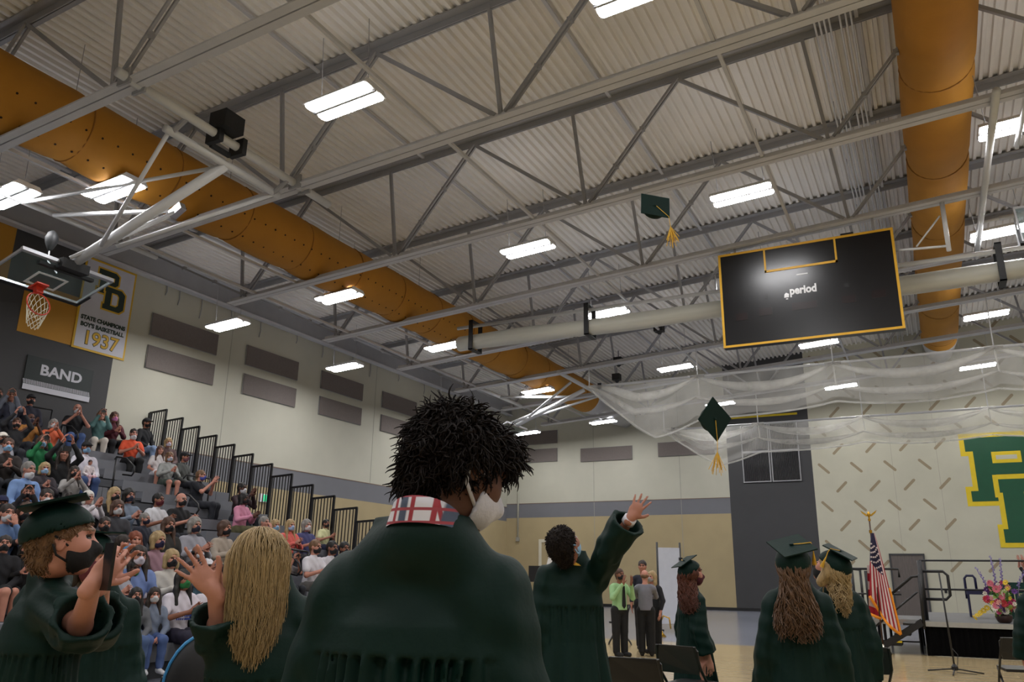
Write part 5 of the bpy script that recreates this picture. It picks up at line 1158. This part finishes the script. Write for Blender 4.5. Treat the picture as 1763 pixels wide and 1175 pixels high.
def graduate(label, head, hd, sh, az, hw=.19, arms=None, skin='fair', hres=.0075, gres=.010, hem=.28, mask=K, cap=None, hs=1., flare=1., yoke=.20, brow='dkbrown', seed=0, fold=1., smile=False, lean=0., topdrop=0., nh=.075, mx=.02, neck=None, seam=1.):
    """head=(px,py,depth) of the head centre, hd=(azimuth, pitch, roll) degrees, sh=(px,py,depth) of the middle between the shoulders"""
    H = onD(*head); C = onD(*sh); f = wv(az); l = np.array((-f[1], f[0], 0.)); R = rot(math.radians(hd[0]), math.radians(hd[1]), math.radians(hd[2])); zs = C[2]; org = np.array((C[0], C[1], 0.))
    t = thing('person', label, 'person', tuple(org), group=GG); arms = arms or {}
    A = {}
    for sd in (1, -1):
        s0 = C+l*hw*.80*sd-np.array((0,0,.045)); a = arms.get(sd)
        if a is None:
            el = s0+l*.06*sd-f*.02-np.array((0,0,.29)); wr = el+f*.08+l*.005*sd-np.array((0,0,.25)); A[sd] = (s0, el, wr, (f*.2+np.array((0,0,-1.))), -l*sd, .35, .1, .86)
        else: A[sd] = (s0, onD(*a['el']), onD(*a['wr']), np.asarray(a['d'](f, l)), np.asarray(a['n'](f, l)), a.get('curl', .3), a.get('spread', .16), a.get('cuff', .8))
    pts = [H+.17, H-.17]+[q+.12*e for v in A.values() for q in v[:3] for e in (-1, 1)]+[org+np.array((.25,.25,0)), org-np.array((.25,.25,0))]
    pts += [v[2]+unit(v[3])*.22 for v in A.values()]; lo, hi = np.min(pts, 0), np.max(pts, 0)
    S = Solid(lo, hi, hres)
    nb = C+np.array((0,0,nh)) if neck is None else onD(*neck); hb = H+R @ np.array((-.02,0,-.075)); S.cone(nb-np.array((0,0,.03)), hb, .049*hs, .049*hs, .02); S.cone(C+l*hw*.6-np.array((0,0,.02)), C-l*hw*.6-np.array((0,0,.02)), .04, .04, .03)
    S.cone(C-np.array((0,0,.10)), np.array((C[0],C[1],zs-.45)), .055, .07, .03); add_head(S, H, R, hs)
    for sd, v in A.items(): S.cone(v[0], v[1], .046, .038, .02); S.cone(v[1], v[2], .038, .027*hs, .015); add_hand(S, v[2], v[3], v[4], -sd, v[5], v[6], 1.0*hs)
    pel = zs-.52
    for sd in (1, -1): h_ = org+l*.09*sd; S.cone(h_+(0,0,pel), h_+(0,0,pel*.52), .085, .058, .04); S.cone(h_+(0,0,pel*.52), h_+(0,0,.08), .056, .038, .02); S.cone(h_+(0,0,.055), h_+f*.14+np.array((0,0,.04)), .042, .034, .02)
    body = link('body', S.mesh('body', org, eye_paint(H, R, hs)), [SK[skin], M_eye, HC[brow]], t)
    # gown
    glo = np.min([org-.42*flare*np.array((1,1,0)), *[np.asarray(q)-.16 for v in A.values() for q in v[:3]]], 0); ghi = np.max([np.array((C[0]+.42*flare, C[1]+.42*flare, zs+.10)), *[np.asarray(q)+.16 for v in A.values() for q in v[:3]]], 0); glo[2] = hem
    G = Solid(glo, ghi, gres); zt = zs-.01
    T = np.array((-.03,.02,.07,.16,.35,.7,1.0)); Bw = np.array((.40,.72,.88,.96,1.02,1.2*flare,1.38*flare))*hw; Ad = np.array((.04,.08,.11,.132,.15,.19*flare,.23*flare))
    rs = np.random.default_rng(seed+5); ph = rs.uniform(0, 6.28, 6)
    def fg_(x, y, z):
        u = (x-C[0])*f[0]+(y-C[1])*f[1]; v = (x-C[0])*l[0]+(y-C[1])*l[1]; tt = (zt-z)/(zt-hem); b = np.interp(tt, T, Bw); a = np.interp(tt, T, Ad); u = u-lean*tt
        rr = np.sqrt((u/a)**2+(v/b)**2); th_ = np.arctan2(v/b, u/a); dz = (zt-z)-yoke; am = np.clip(dz/.9, 0, 1)
        fd = fold*(am*.026*(.55*np.cos(9*th_+ph[0]+1.6*dz)+.35*np.cos(15*th_+ph[1]-1.2*dz)+.25*np.cos(5*th_+ph[2]+2*dz)) + .007*seam*np.exp(-np.maximum(dz,0)/.14)*np.cos(34*th_+ph[3]+3*np.sin(5*th_))*(dz > 0)) - .006*seam*(dz < 0)
        return (rr-1)*np.minimum(a, b)*.92+fd
    G.put(fg_, (glo[0], glo[1], hem), (ghi[0], ghi[1], zs+.06), .03)
    for sd in (1, -1): G.cone(C+l*hw*.78*sd-np.array((0,0,.035)), nb-np.array((0,0,.03))+l*.02*sd, .055, .062, .05)
    for sd, v in A.items():
        s0, el, wr = v[:3]; we = lerp(el, wr, v[7]); ax_ = unit(we-el)
        def slv(x, y, z, s0=s0, el=el, we=we):
            d = None
            for (p, q, r1, r2) in ((s0, el, .074, .086), (el, we, .086, .104)):
                ba = q-p; e1 = unit(np.cross(ba, f+.3*l)); e2 = unit(np.cross(ba, e1)); px, py, pz = x-p[0], y-p[1], z-p[2]; tt = np.clip((px*ba[0]+py*ba[1]+pz*ba[2])/(ba @ ba), 0, 1)
                w1 = px*e1[0]+py*e1[1]+pz*e1[2]; w2 = px*e2[0]+py*e2[1]+pz*e2[2]
                dd = np.sqrt((px-ba[0]*tt)**2+(py-ba[1]*tt)**2+(pz-ba[2]*tt)**2)-(r1+(r2-r1)*tt)+.0065*np.sin(75*w1+2.5*np.sin(5*z+ph[4]))+.005*np.sin(58*w2+ph[5]+9*z)+.003*np.sin(60*z+20*w1); d = dd if d is None else np.minimum(d, dd)
            return d
        pp_ = np.stack([s0, el, we]); G.put(slv, pp_.min(0)-.13, pp_.max(0)+.13, .04)
        G.put(lambda x, y, z: (x-we[0])*ax_[0]+(y-we[1])*ax_[1]+(z-we[2])*ax_[2]-.0, we-.001, we+.001, .0) if False else None
        cutp = we-ax_*.01
        # flat cuff, then hollow it
        slc, X_, Y_, Z_ = G.win(np.minimum(we, we+ax_*.14)-.13, np.maximum(we, we+ax_*.14)+.13)
        pl = (X_-cutp[0])*ax_[0]+(Y_-cutp[1])*ax_[1]+(Z_-cutp[2])*ax_[2]; rad_ = np.sqrt(np.maximum((X_-cutp[0])**2+(Y_-cutp[1])**2+(Z_-cutp[2])**2-pl**2, 0)); G.D[slc] = np.where((pl > -.02) & (rad_ < .14), np.maximum(G.D[slc], pl), G.D[slc]).astype(np.float32)
        G.cone(cutp-ax_*.05, cutp+ax_*.05, .070, .088, .003, '-')
    G.cut((0,0,hem+gres), (0,0,-1)); gm = G.mesh('gown', org); link('gown', gm, M_gown, t)
    if mask: mk = link('face_mask', mask_mesh(H, R, hs, .0055, xc=mx), None, t); mk.data.transform(Matrix.Translation(-Vector(org))); mk.data.materials.append(cloth(mask)); straps(H, R, hs, t, org, cloth(mask), mx)
    if cap is not None: board_cap(H, R, hs, t, org, yaw=cap.get('yaw', 0), tas=cap.get('tas', 1), lift=cap.get('lift', 0), pitch=cap.get('pitch', 0))
    return dict(t=t, H=H, R=R, org=org, C=C, f=f, l=l, A=A, s=hs, nb=nb)
def base_hair(g, kind, col, h=.007, seed=1, capped=False, grow=1.):
    me = hair_mesh(kind, g['H'], g['R'], g['s'], h, seed, capped, grow); me.transform(Matrix.Translation(-Vector(g['org']))); return link('hair', me, HC[col], g['t'])
def flow(g, n, length, col, seed, wave=.0, wfreq=30., r=.006, out=1.0, gather=None, zmin=-.03, spread=.0, back=True, xmax=.05, seg=14, zmax=9., fan=0.):
    """long hair: follows the skull, then falls; wave > 0 makes it curl"""
    H, R, s = g['H'], g['R'], g['s']; fwd = R @ np.array((1,0,0)); 
    rts = scalp(n, H, R, s, seed, zmin, xmax, zmax=zmax)
    def path(rt, G_):
        p, nr = rt; p = p.copy(); pts = [p.copy()]; L = length*G_.uniform(.82, 1.05)*s; st = L/seg; ph = (2.399963*int((math.atan2(nr[1], nr[0])+3.15)*5.1) % 6.28)+G_.uniform(-.5, .5); side = unit(np.cross(nr, (0,0,1.))+1e-3)
        for j in range(seg):
            q = (p-H) @ R/s; d = np.array((0,0,-1.)); rad = np.array((.118,.098,.112))*out
            qq = (q-np.array((-.015,0,.03)))/rad; rr = np.linalg.norm(qq)
            if q[2] > -.06 and rr < 1.25: nn = R @ unit(qq/rad); d = d-nn*(d @ nn); d = unit(d-fwd*.35*(1 if back else -.2))
            p = p+d*st+R[:,1]*(fan*(((rt[0]-H) @ R)[1]/(.085*s))*(j/seg)/seg)*s
            q = (p-H) @ R/s; qq = (q-np.array((-.015,0,.03)))/rad; rr = np.linalg.norm(qq)
            if rr < 1.0 and q[2] > -.09: q = np.array((-.015,0,.03))+qq/rr*rad; p = H+R @ (q*s)
            w_ = wave*s*min(1, j/4); pts.append(p+side*w_*math.sin(j*st*wfreq+ph)+fwd*w_*.6*math.cos(j*st*wfreq+ph)+side*spread*(j/seg)*G_.uniform(-1,1))
        return pts
    return strands('hair_locks', rts, path, 4, r*s, seed, g['t'], HC[col], g['org'], .35)
# ---- curly haired graduate in front
gA = graduate('curly dark haired graduate in white mask seen from behind, closest to the photographer', (791,812,1.62), (58,-24,-6), (722,992,1.57), 98, hw=.195, neck=(734,905,1.53), seam=1.8, mx=.035, skin='brown', hres=.0055, gres=.0065, mask=(196,196,208), brow='black', seed=2, yoke=.13, hs=.94, fold=1.2)
HC['curl'] = mat('hair_curly_dark', (20,12,10), .7, .3, 40, .3, 90, spec=.2)
def curly_base(g, col, h=.006):
    H, R, s = g['H'], g['R'], g['s']; w = lambda *p: H+R @ (np.array(p)*s); S = Solid(H-.2, H+.2, h)
    S.ell(w(-.020,0,.040), np.array((.109,.088,.098))*s, .01, R); S.cone(w(-.068,0,-.01), w(-.072,0,-.070), .056*s, .044*s, .03)
    for y in (1, -1): S.cone(w(-.02,.066*y,.03), w(-.035,.070*y,-.02), .032*s, .026*s, .03)
    S.ell(w(.066,0,.072), np.array((.050,.070,.040))*s, .03, R); S.ell(w(.135,0,-.06), np.array((.105,.086,.115))*s, .012, R, '-')
    for y in (1, -1): S.ell(w(.02,.105*y,-.06), np.array((.055,.05,.06))*s, .012, R, '-')
    X, Y, Z = np.meshgrid(*S.ax, indexing='ij', sparse=True)
    S.D = S.D+(.0075*np.sin(95*X+2.2*np.sin(70*Z))*np.sin(88*Y+2*np.sin(60*X))*np.sin(92*Z+1.7*np.sin(75*Y))+.004*np.sin(190*X+40*Y)*np.sin(180*Z+60*X)).astype(np.float32)
    me = S.mesh('hair', g['org']); return link('hair', me, HC[col], g['t'])
def curls(g, n, seed, col, base, lk=1.):
    """short curls rooted all over the hair mass"""
    H, R, s = g['H'], g['R'], g['s']; me = base.data; G0 = np.random.default_rng(seed); pick = G0.choice(len(me.vertices), n); up_ = R @ np.array((-.25,0,1.)); rts = []
    for i in pick:
        v = me.vertices[int(i)]; p_ = np.array(v.co)+g['org']; nr_ = np.array(v.normal); q = (p_-H) @ R/s
        if q[0] > .05 and q[2] < .03: continue
        rts.append((p_, nr_))
    def path(rt, G_):
        p, nr = rt; L = G_.uniform(.018, .042)*lk; seg = 8; st = L/seg; fl_ = unit(-up_+nr*(up_ @ nr)+G_.normal(size=3)*.6); d = unit(fl_+nr*.22); pts = [p-nr*.003]; ph_ = G_.uniform(0, 6.28); tw = G_.uniform(80, 150); amp = G_.uniform(.0025, .006)*lk; sd_ = unit(np.cross(nr, d)); c_ = p.copy(); fly = G_.random() < .06
        for j in range(seg):
            c_ = c_+d*st; d = unit(d+nr*(-.06 if not fly else .10)+np.array((0,0,-.03))); a_ = j*st*tw+ph_; pts.append(c_+sd_*amp*math.sin(a_)*min(1, j/2)+nr*(amp*.6*math.cos(a_)+.002)*min(1, j/2))
        return pts
    return strands('hair_curls', rts, path, 3, .0030, seed, g['t'], HC[col], g['org'], .25)
curls(gA, 5200, 4, 'curl', curly_base(gA, 'curl'))
# plaid shirt collar
def plaid():
    m = bpy.data.materials.new('plaid_collar'); m.use_nodes = True; nt = m.node_tree; b = nt.nodes['Principled BSDF']; b.inputs['Roughness'].default_value = .85
    tc = nt.nodes.new('ShaderNodeTexCoord'); prev = None
    for i, (ax_, sc_, col) in enumerate((('X',26.,(150,50,60)), ('Y',26.,(150,50,60)), ('X',13.,(70,80,100)), ('Z',40.,(150,60,70)))):
        w_ = nt.nodes.new('ShaderNodeTexWave'); w_.bands_direction = ax_; w_.inputs['Scale'].default_value = sc_/6.28*2; nt.links.new(tc.outputs['Object'], w_.inputs['Vector'])
        r_ = nt.nodes.new('ShaderNodeValToRGB'); r_.color_ramp.elements[0].position = .84; r_.color_ramp.elements[1].position = .92; nt.links.new(w_.outputs[0], r_.inputs[0])
        mx = nt.nodes.new('ShaderNodeMixRGB'); mx.inputs[2].default_value = (*lin(col), 1); nt.links.new(r_.outputs[0], mx.inputs[0])
        if prev is None: mx.inputs[1].default_value = (*lin((206,204,212)), 1)
        else: nt.links.new(prev.outputs[0], mx.inputs[1])
        prev = mx
    nt.links.new(prev.outputs[0], b.inputs['Base Color']); return m
def collar(g, m, r=.078, h=.05, z=.03, name='shirt_collar', tilt=.28, dn=.0):
    C, f, l = g['nb']-g['org']-np.array((0,0,.075)), g['f'], g['l']; mb = MB(); n = 28
    for j in range(5):
        for k in range(n):
            a = 2*math.pi*k/n; rr = (r+.012-.004*j) if j < 4 else r-.008; back = -math.cos(a); zz = z+h*min(j, 3)/3*(.72+.28*back)+tilt*.05*back; p = C+f*(rr*math.cos(a))*.95+l*rr*math.sin(a)+np.array((0,0,zz)); mb.v.append(tuple(p))
    for j in range(4):
        for k in range(n): k2 = (k+1) % n; mb.f.append((j*n+k, j*n+k2, (j+1)*n+k2, (j+1)*n+k)); mb.m.append(0)
    return part(name, mb, m, g['t'], True)
collar(gA, plaid(), .066, .05, .062)
# ---- blonde waving graduate
gB = graduate('long haired blonde graduate waving at the bleachers', (443,974,2.75), (140,4,0), (455,1052,2.75), 138, hw=.17, arms={1: dict(el=(382,1085,2.65), wr=(370,1018,2.62), d=lambda f, l: l*.75+np.array((0,0,.75)), n=lambda f, l: -f, curl=.15, spread=.3, cuff=.55)}, seed=8, mask=None, hres=.007, gres=.0085, hs=.93)
base_hair(gB, 'bob', 'blond', .007, 3, grow=.93); flow(gB, 2600, .36, 'blond', 11, .004, 14., .0021, .98, seg=12, spread=.012)
# ---- graduate with phone at the left
gC = graduate('graduate in mortarboard and black mask taking a photo with a phone', (110,932,2.95), (48,4,0), (82,1020,3.0), 66, hw=.19, arms={-1: dict(el=(138,1078,2.72), wr=(160,1006,2.62), d=lambda f, l: f*.55+np.array((0,0,.75)), n=lambda f, l: l, curl=.75, cuff=.30), 1: dict(el=(165,1080,3.0), wr=(176,1004,2.80), d=lambda f, l: f*.35+np.array((0,0,.8)), n=lambda f, l: -l, curl=.75, cuff=.3)}, seed=3, mask=(14,14,16), cap=dict(yaw=.05, tas=1, pitch=12), hres=.0065, gres=.009, brow='ltbrown')
curls(gC, 1500, 8, 'ltbrown', base_hair(gC, 'short', 'ltbrown', .007, 1, True), .5)
p = onD(186,976,2.62); t = thing('phone', 'dark phone held up by the graduate in mortarboard and black mask', 'phone', p, math.radians(74)); part('phone_body', MB().box((-.005,-.036,-.075),(.005,.036,.075)), M_phone, t); part('camera_bump', MB().box((.005,.005,.03),(.008,.032,.065)), mat('grey_camera_bump', (120,124,140), .3, .05), t)
# ---- capped graduate behind the phone
gD = graduate('graduate with gold tassel half hidden behind the raised phone', (160,965,4.3), (-25,0,0), (168,1042,4.35), -25, hw=.18, skin='mid', seed=12, mask=(90,30,40), cap=dict(yaw=.2, tas=-1), hres=.009, gres=.012)
base_hair(gD, 'bob', 'dkbrown', .009, 1, True)
part('gold_pin', MB().lathe([(.03,0),(.03,.01)], 8, tuple(gD['C']-gD['org']+gD['f']*.16-np.array((0,0,.2)))), M_tassel, gD['t'])
# ---- cap tosser
gE = graduate('graduate in light blue mask reaching up after tossing his cap', (972,940,5.0), (78,40,0), (985,984,5.05), 118, hw=.19, arms={-1: dict(el=(1050,945,4.85), wr=(1086,892,4.75), d=lambda f, l: f*.15-l*.55+np.array((0,0,.8)), n=lambda f, l: f, curl=.22, spread=.3, cuff=.9)}, seed=6, skin='mid', mask=(150,190,222), hres=.008, gres=.010, flare=1.15, fold=1.4)
HC['tosser'] = mat('hair_short_dark', (24,17,14), .7, .3, 40, .3, 90, spec=.2); curls(gE, 1800, 6, 'tosser', base_hair(gE, 'short', 'tosser', .008), .45); collar(gE, mat('gold_stole', (210,160,40), .7, .05), .076, .03, .02, 'stole_collar'); collar(gE, cloth((200,200,208)), .070, .045, .025)
part('shirt_cuff', MB().tube([tuple(lerp(gE['A'][-1][1], gE['A'][-1][2], t_)-gE['org']) for t_ in (.84, 1.0)], .040, 12), cloth((200,200,208)), gE['t'], True)
# ---- girl in maroon mask
gF = graduate('graduate in maroon mask with long auburn hair facing the stage', (1192,988,8.2), (38,2,0), (1190,1026,8.25), 40, hw=.165, seed=9, mask=(74,18,32), cap=dict(yaw=.1, tas=1, pitch=30, lift=-.01), hres=.010, gres=.012, skin='fair')
HC['auburn'] = mat('hair_auburn', (86,42,26), .5, .3, 40, .3, 80); base_hair(gF, 'short', 'auburn', .009, 5, True); flow(gF, 520, .36, 'auburn', 21, .016, 44., .0064, 1.04, seg=16, zmax=.05, spread=.02, fan=.14)
# ---- wavy brown hair under a flat cap
gG = graduate('graduate with long wavy brown hair and flat green mortarboard seen from behind', (1366,975,5.0), (98,6,0), (1372,1030,5.05), 102, hw=.175, seed=15, mask=None, cap=dict(yaw=.5, tas=-1, pitch=24), hres=.009, gres=.010, flare=1.05)
HC['wavy'] = mat('hair_wavy_brown', (92,66,46), .5, .35, 40, .3, 80); base_hair(gG, 'short', 'brown', .008, 7, True); flow(gG, 520, .40, 'wavy', 31, .017, 44., .0062, 1.04, seg=18, zmax=.05, spread=.02, fan=.16)
# ---- blonde capped graduate looking up
gH = graduate('blonde graduate in tilted mortarboard and black mask looking up', (1430,980,5.9), (165,30,0), (1440,1030,5.95), 120, hw=.175, seed=18, mask=(14,14,18), cap=dict(yaw=.2, tas=1), hres=.009, gres=.011)
base_hair(gH, 'bob', 'blond', .009, 9, True); flow(gH, 420, .26, 'blond', 41, .016, 48., .006, 1.02, seg=13, zmax=.05, spread=.02, fan=.08)
# ---- graduate at the right photo edge
gI = graduate('graduate cut off by the right photo edge in front of the stage', (1792,985,7.6), (100,0,0), (1795,1030,7.6), 100, hw=.18, seed=22, mask=K, hres=.012, gres=.013)
base_hair(gI, 'short', 'dkbrown', .012)
# ---- caps in the air
def air_cap(label, px, py, dep, eul, tl):
    P_ = onD(px, py, dep); t = thing('graduation_cap', label, 'cap', P_); t.rotation_euler = eul; hw_ = .13
    part('board', MB().prism([(-hw_,-hw_,0),(hw_,-hw_,0),(hw_,hw_,0),(-hw_,hw_,0)], (0,0,.008)), M_gown, t)
    part('skull_band', MB().lathe([(.085,-.075),(.095,-.07),(.088,0)], 22), M_gown, t, True); part('button', MB().lathe([(.013,.008),(.013,.014),(.004,.017)], 10), M_gown, t)
    mb = MB(); Rm = t.rotation_euler.to_matrix().inverted(); dn = Rm @ Vector(tl); q0 = Vector((.12,-.12,.01)); part('tassel_cord', MB().tube([(0,0,.012), tuple(q0), tuple(q0+dn*.10)], .003, 5), M_tassel, t)
    tm = MB(); rr = random.Random(5)
    for k in range(26):
        e = Vector((rr.uniform(-.05,.05), rr.uniform(-.05,.05), rr.uniform(-.05,.05))); tm.tube([tuple(q0+dn*.10), tuple(q0+dn*.17+e*.5), tuple(q0+dn*.24+e)], .0032, 4)
    part('tassel', tm, M_tassel, t)
air_cap('green graduation cap flying highest below the roof', 1128, 355, 7.2, (math.radians(68), math.radians(8), math.radians(32)), (.12,0,-1))
air_cap('dark green graduation cap tumbling in front of the nets', 1230, 722, 6.6, (math.radians(95), math.radians(38), math.radians(60)), (-.05,0,-1))
# ================================================================== STANDING GROUP AT THE FAR SIDE
def standing(label, head, az, pose, top, pants, skin='fair', hair=('short','brown'), mask=K, sleeve='long', hyaw=0, group='adults standing beyond the graduates', tie=None, height=None, z0=0.):
    H = onD(*head); f = wv(az); l = np.array((-f[1], f[0], 0.)); R = rot(math.radians(az+hyaw), 0, 0); org = np.array((H[0], H[1], z0))-f*.03; org[2] = z0; hz = H[2]-z0; k = hz/1.63; C = org+np.array((0,0,1.40*k)); t = thing('person', label, 'person', tuple(org), group=group); h = .011
    def ar(sd):
        s0 = C+l*.18*sd*k-np.array((0,0,.03)); P = dict(clap=((.12,.26,-.24),(.30,.10,.06)), hang=((-.02,.25,-.28),(.08,.24,-.53)), hug=((.22,.22,-.20),(.42,.08,-.22)), raise_=((.08,.28,.12),(.12,.14,.34)))[pose]; mk = lambda q: C+(f*q[0]+l*q[1]*sd+np.array((0,0,q[2])))*k; return s0, mk(P[0]), mk(P[1])
    S = Solid(org+np.array((-.6,-.6,0)), org+np.array((.6,.6,hz+.5)), h); add_head(S, H, R, k); S.cone(C, H-np.array((0,0,.07)), .058*k, .052*k, .03); S.cone(C+l*.12*k, C-l*.12*k, .05, .05, .03); S.cone(C-np.array((0,0,.08)), org+np.array((0,0,.95*k)), .10*k, .11*k, .04); Tt = Solid(org+np.array((-.6,-.6,.8*k)), org+np.array((.6,.6,hz+.5)), .0125)
    Tt.cone(C+l*.13*k-np.array((0,0,.01)), C-l*.13*k-np.array((0,0,.01)), .072*k, .072*k, .05); Tt.cone(C-np.array((0,0,.1)), org+np.array((0,0,.93*k)), .140*k, .160*k, .05); Tt.ell(C-np.array((0,0,.15)), np.array((.13,.13,.19))*k, .05)
    for sd in (1, -1):
        s0, el, wr = ar(sd); S.cone(s0, el, .046*k, .038*k, .02); S.cone(el, wr, .038*k, .026*k, .02); up_ = pose in ('clap', 'raise_'); add_hand(S, wr, (np.array((0,0,1.))+f*.2) if up_ else (f*.3-np.array((0,0,1.)) if pose == 'hang' else f*.4-l*sd), -l*sd, -sd, .3, .16, k, fr=.010)
        if sleeve == 'long': Tt.cone(s0, el, .062*k, .054*k, .03); Tt.cone(el, lerp(el, wr, .9), .052*k, .038*k, .02)
        else: Tt.cone(s0, lerp(s0, el, .6), .064*k, .06*k, .03)
        hp = org+l*.09*sd*k; S.cone(hp+(0,0,.92*k), hp+(0,0,.5*k), .08*k, .055*k, .03); S.cone(hp+(0,0,.5*k), hp+(0,0,.08), .052*k, .036*k, .02)
    Tt.cut(org+np.array((0,0,.92*k)), (0,0,-1)); link('body', S.mesh('body', org, eye_paint(H, R, k)), [SK[skin], M_eye, HC[hair[1]]], t); link('shirt', Tt.mesh('shirt', org), cloth(top), t)
    Pn = Solid(org+np.array((-.35,-.35,0)), org+np.array((.35,.35,1.1*k)), .0125); Pn.cone(org+l*.05+np.array((0,0,.93*k)), org-l*.05+np.array((0,0,.93*k)), .125*k, .125*k, .04); Sh = Solid(org+np.array((-.35,-.35,0)), org+np.array((.35,.35,.2)), .012)
    for sd in (1, -1): hp = org+l*.10*sd*k; Pn.cone(hp+(0,0,.9*k), hp+(0,0,.5*k), .105*k, .085*k, .03); Pn.cone(hp+(0,0,.5*k), hp+(0,0,.10), .083*k, .075*k, .02); Sh.cone(hp+(0,0,.05), hp+f*.16+np.array((0,0,.045)), .046, .040, .02)
    Sh.cut((0,0,z0+.006), (0,0,-1)); link('trousers', Pn.mesh('trousers', org), cloth(pants), t); link('shoes', Sh.mesh('shoes', org), cloth((20,20,22)), t)
    for nm, me, m_ in (('hair', hair_mesh(hair[0], H, R, k, .010), HC[hair[1]]),)+((('face_mask', mask_mesh(H, R, k, .008), cloth(mask)),) if mask else ()): me.transform(Matrix.Translation(-Vector(org))); link(nm, me, m_, t)
    if tie: c_ = C-org; part('tie', MB().prism([tuple(c_+f*.16*k+l*a*k+np.array((0,0,b*k))) for a, b in ((-.025,0),(.025,0),(.045,-.40),(0,-.45),(-.045,-.40))], tuple(f*.01)), cloth(tie), t)
    return t
standing('man in light green shirt and black tie clapping beyond the tosser', (1067,990,15.2), -35, 'clap', (150,190,138), (18,18,20), 'tan', ('short','brown'), K, tie=(16,16,18))
standing('man in grey shirt and dark trousers seen from behind', (1110,992,15.4), 105, 'hug', (112,112,122), (12,12,14), 'fair', ('bald','ltbrown'), None)
standing('woman with long blond hair and grey mask beside the grey shirted man', (1122,994,15.9), 250, 'hang', (26,28,34), (12,12,14), 'fair', ('long','blond'), (150,146,146))
standing('dark haired man in navy jacket behind the grey shirted man', (1106,976,16.8), 280, 'hang', (24,28,44), (14,14,18), 'mid', ('short','dkbrown'), None)
standing('person in black on stage with both arms raised at the photo edge', (1763,970,20.5), 200, 'raise_', (14,14,16), (12,12,14), 'fair', ('bob','ltbrown'), None, sleeve='short', z0=SZ)
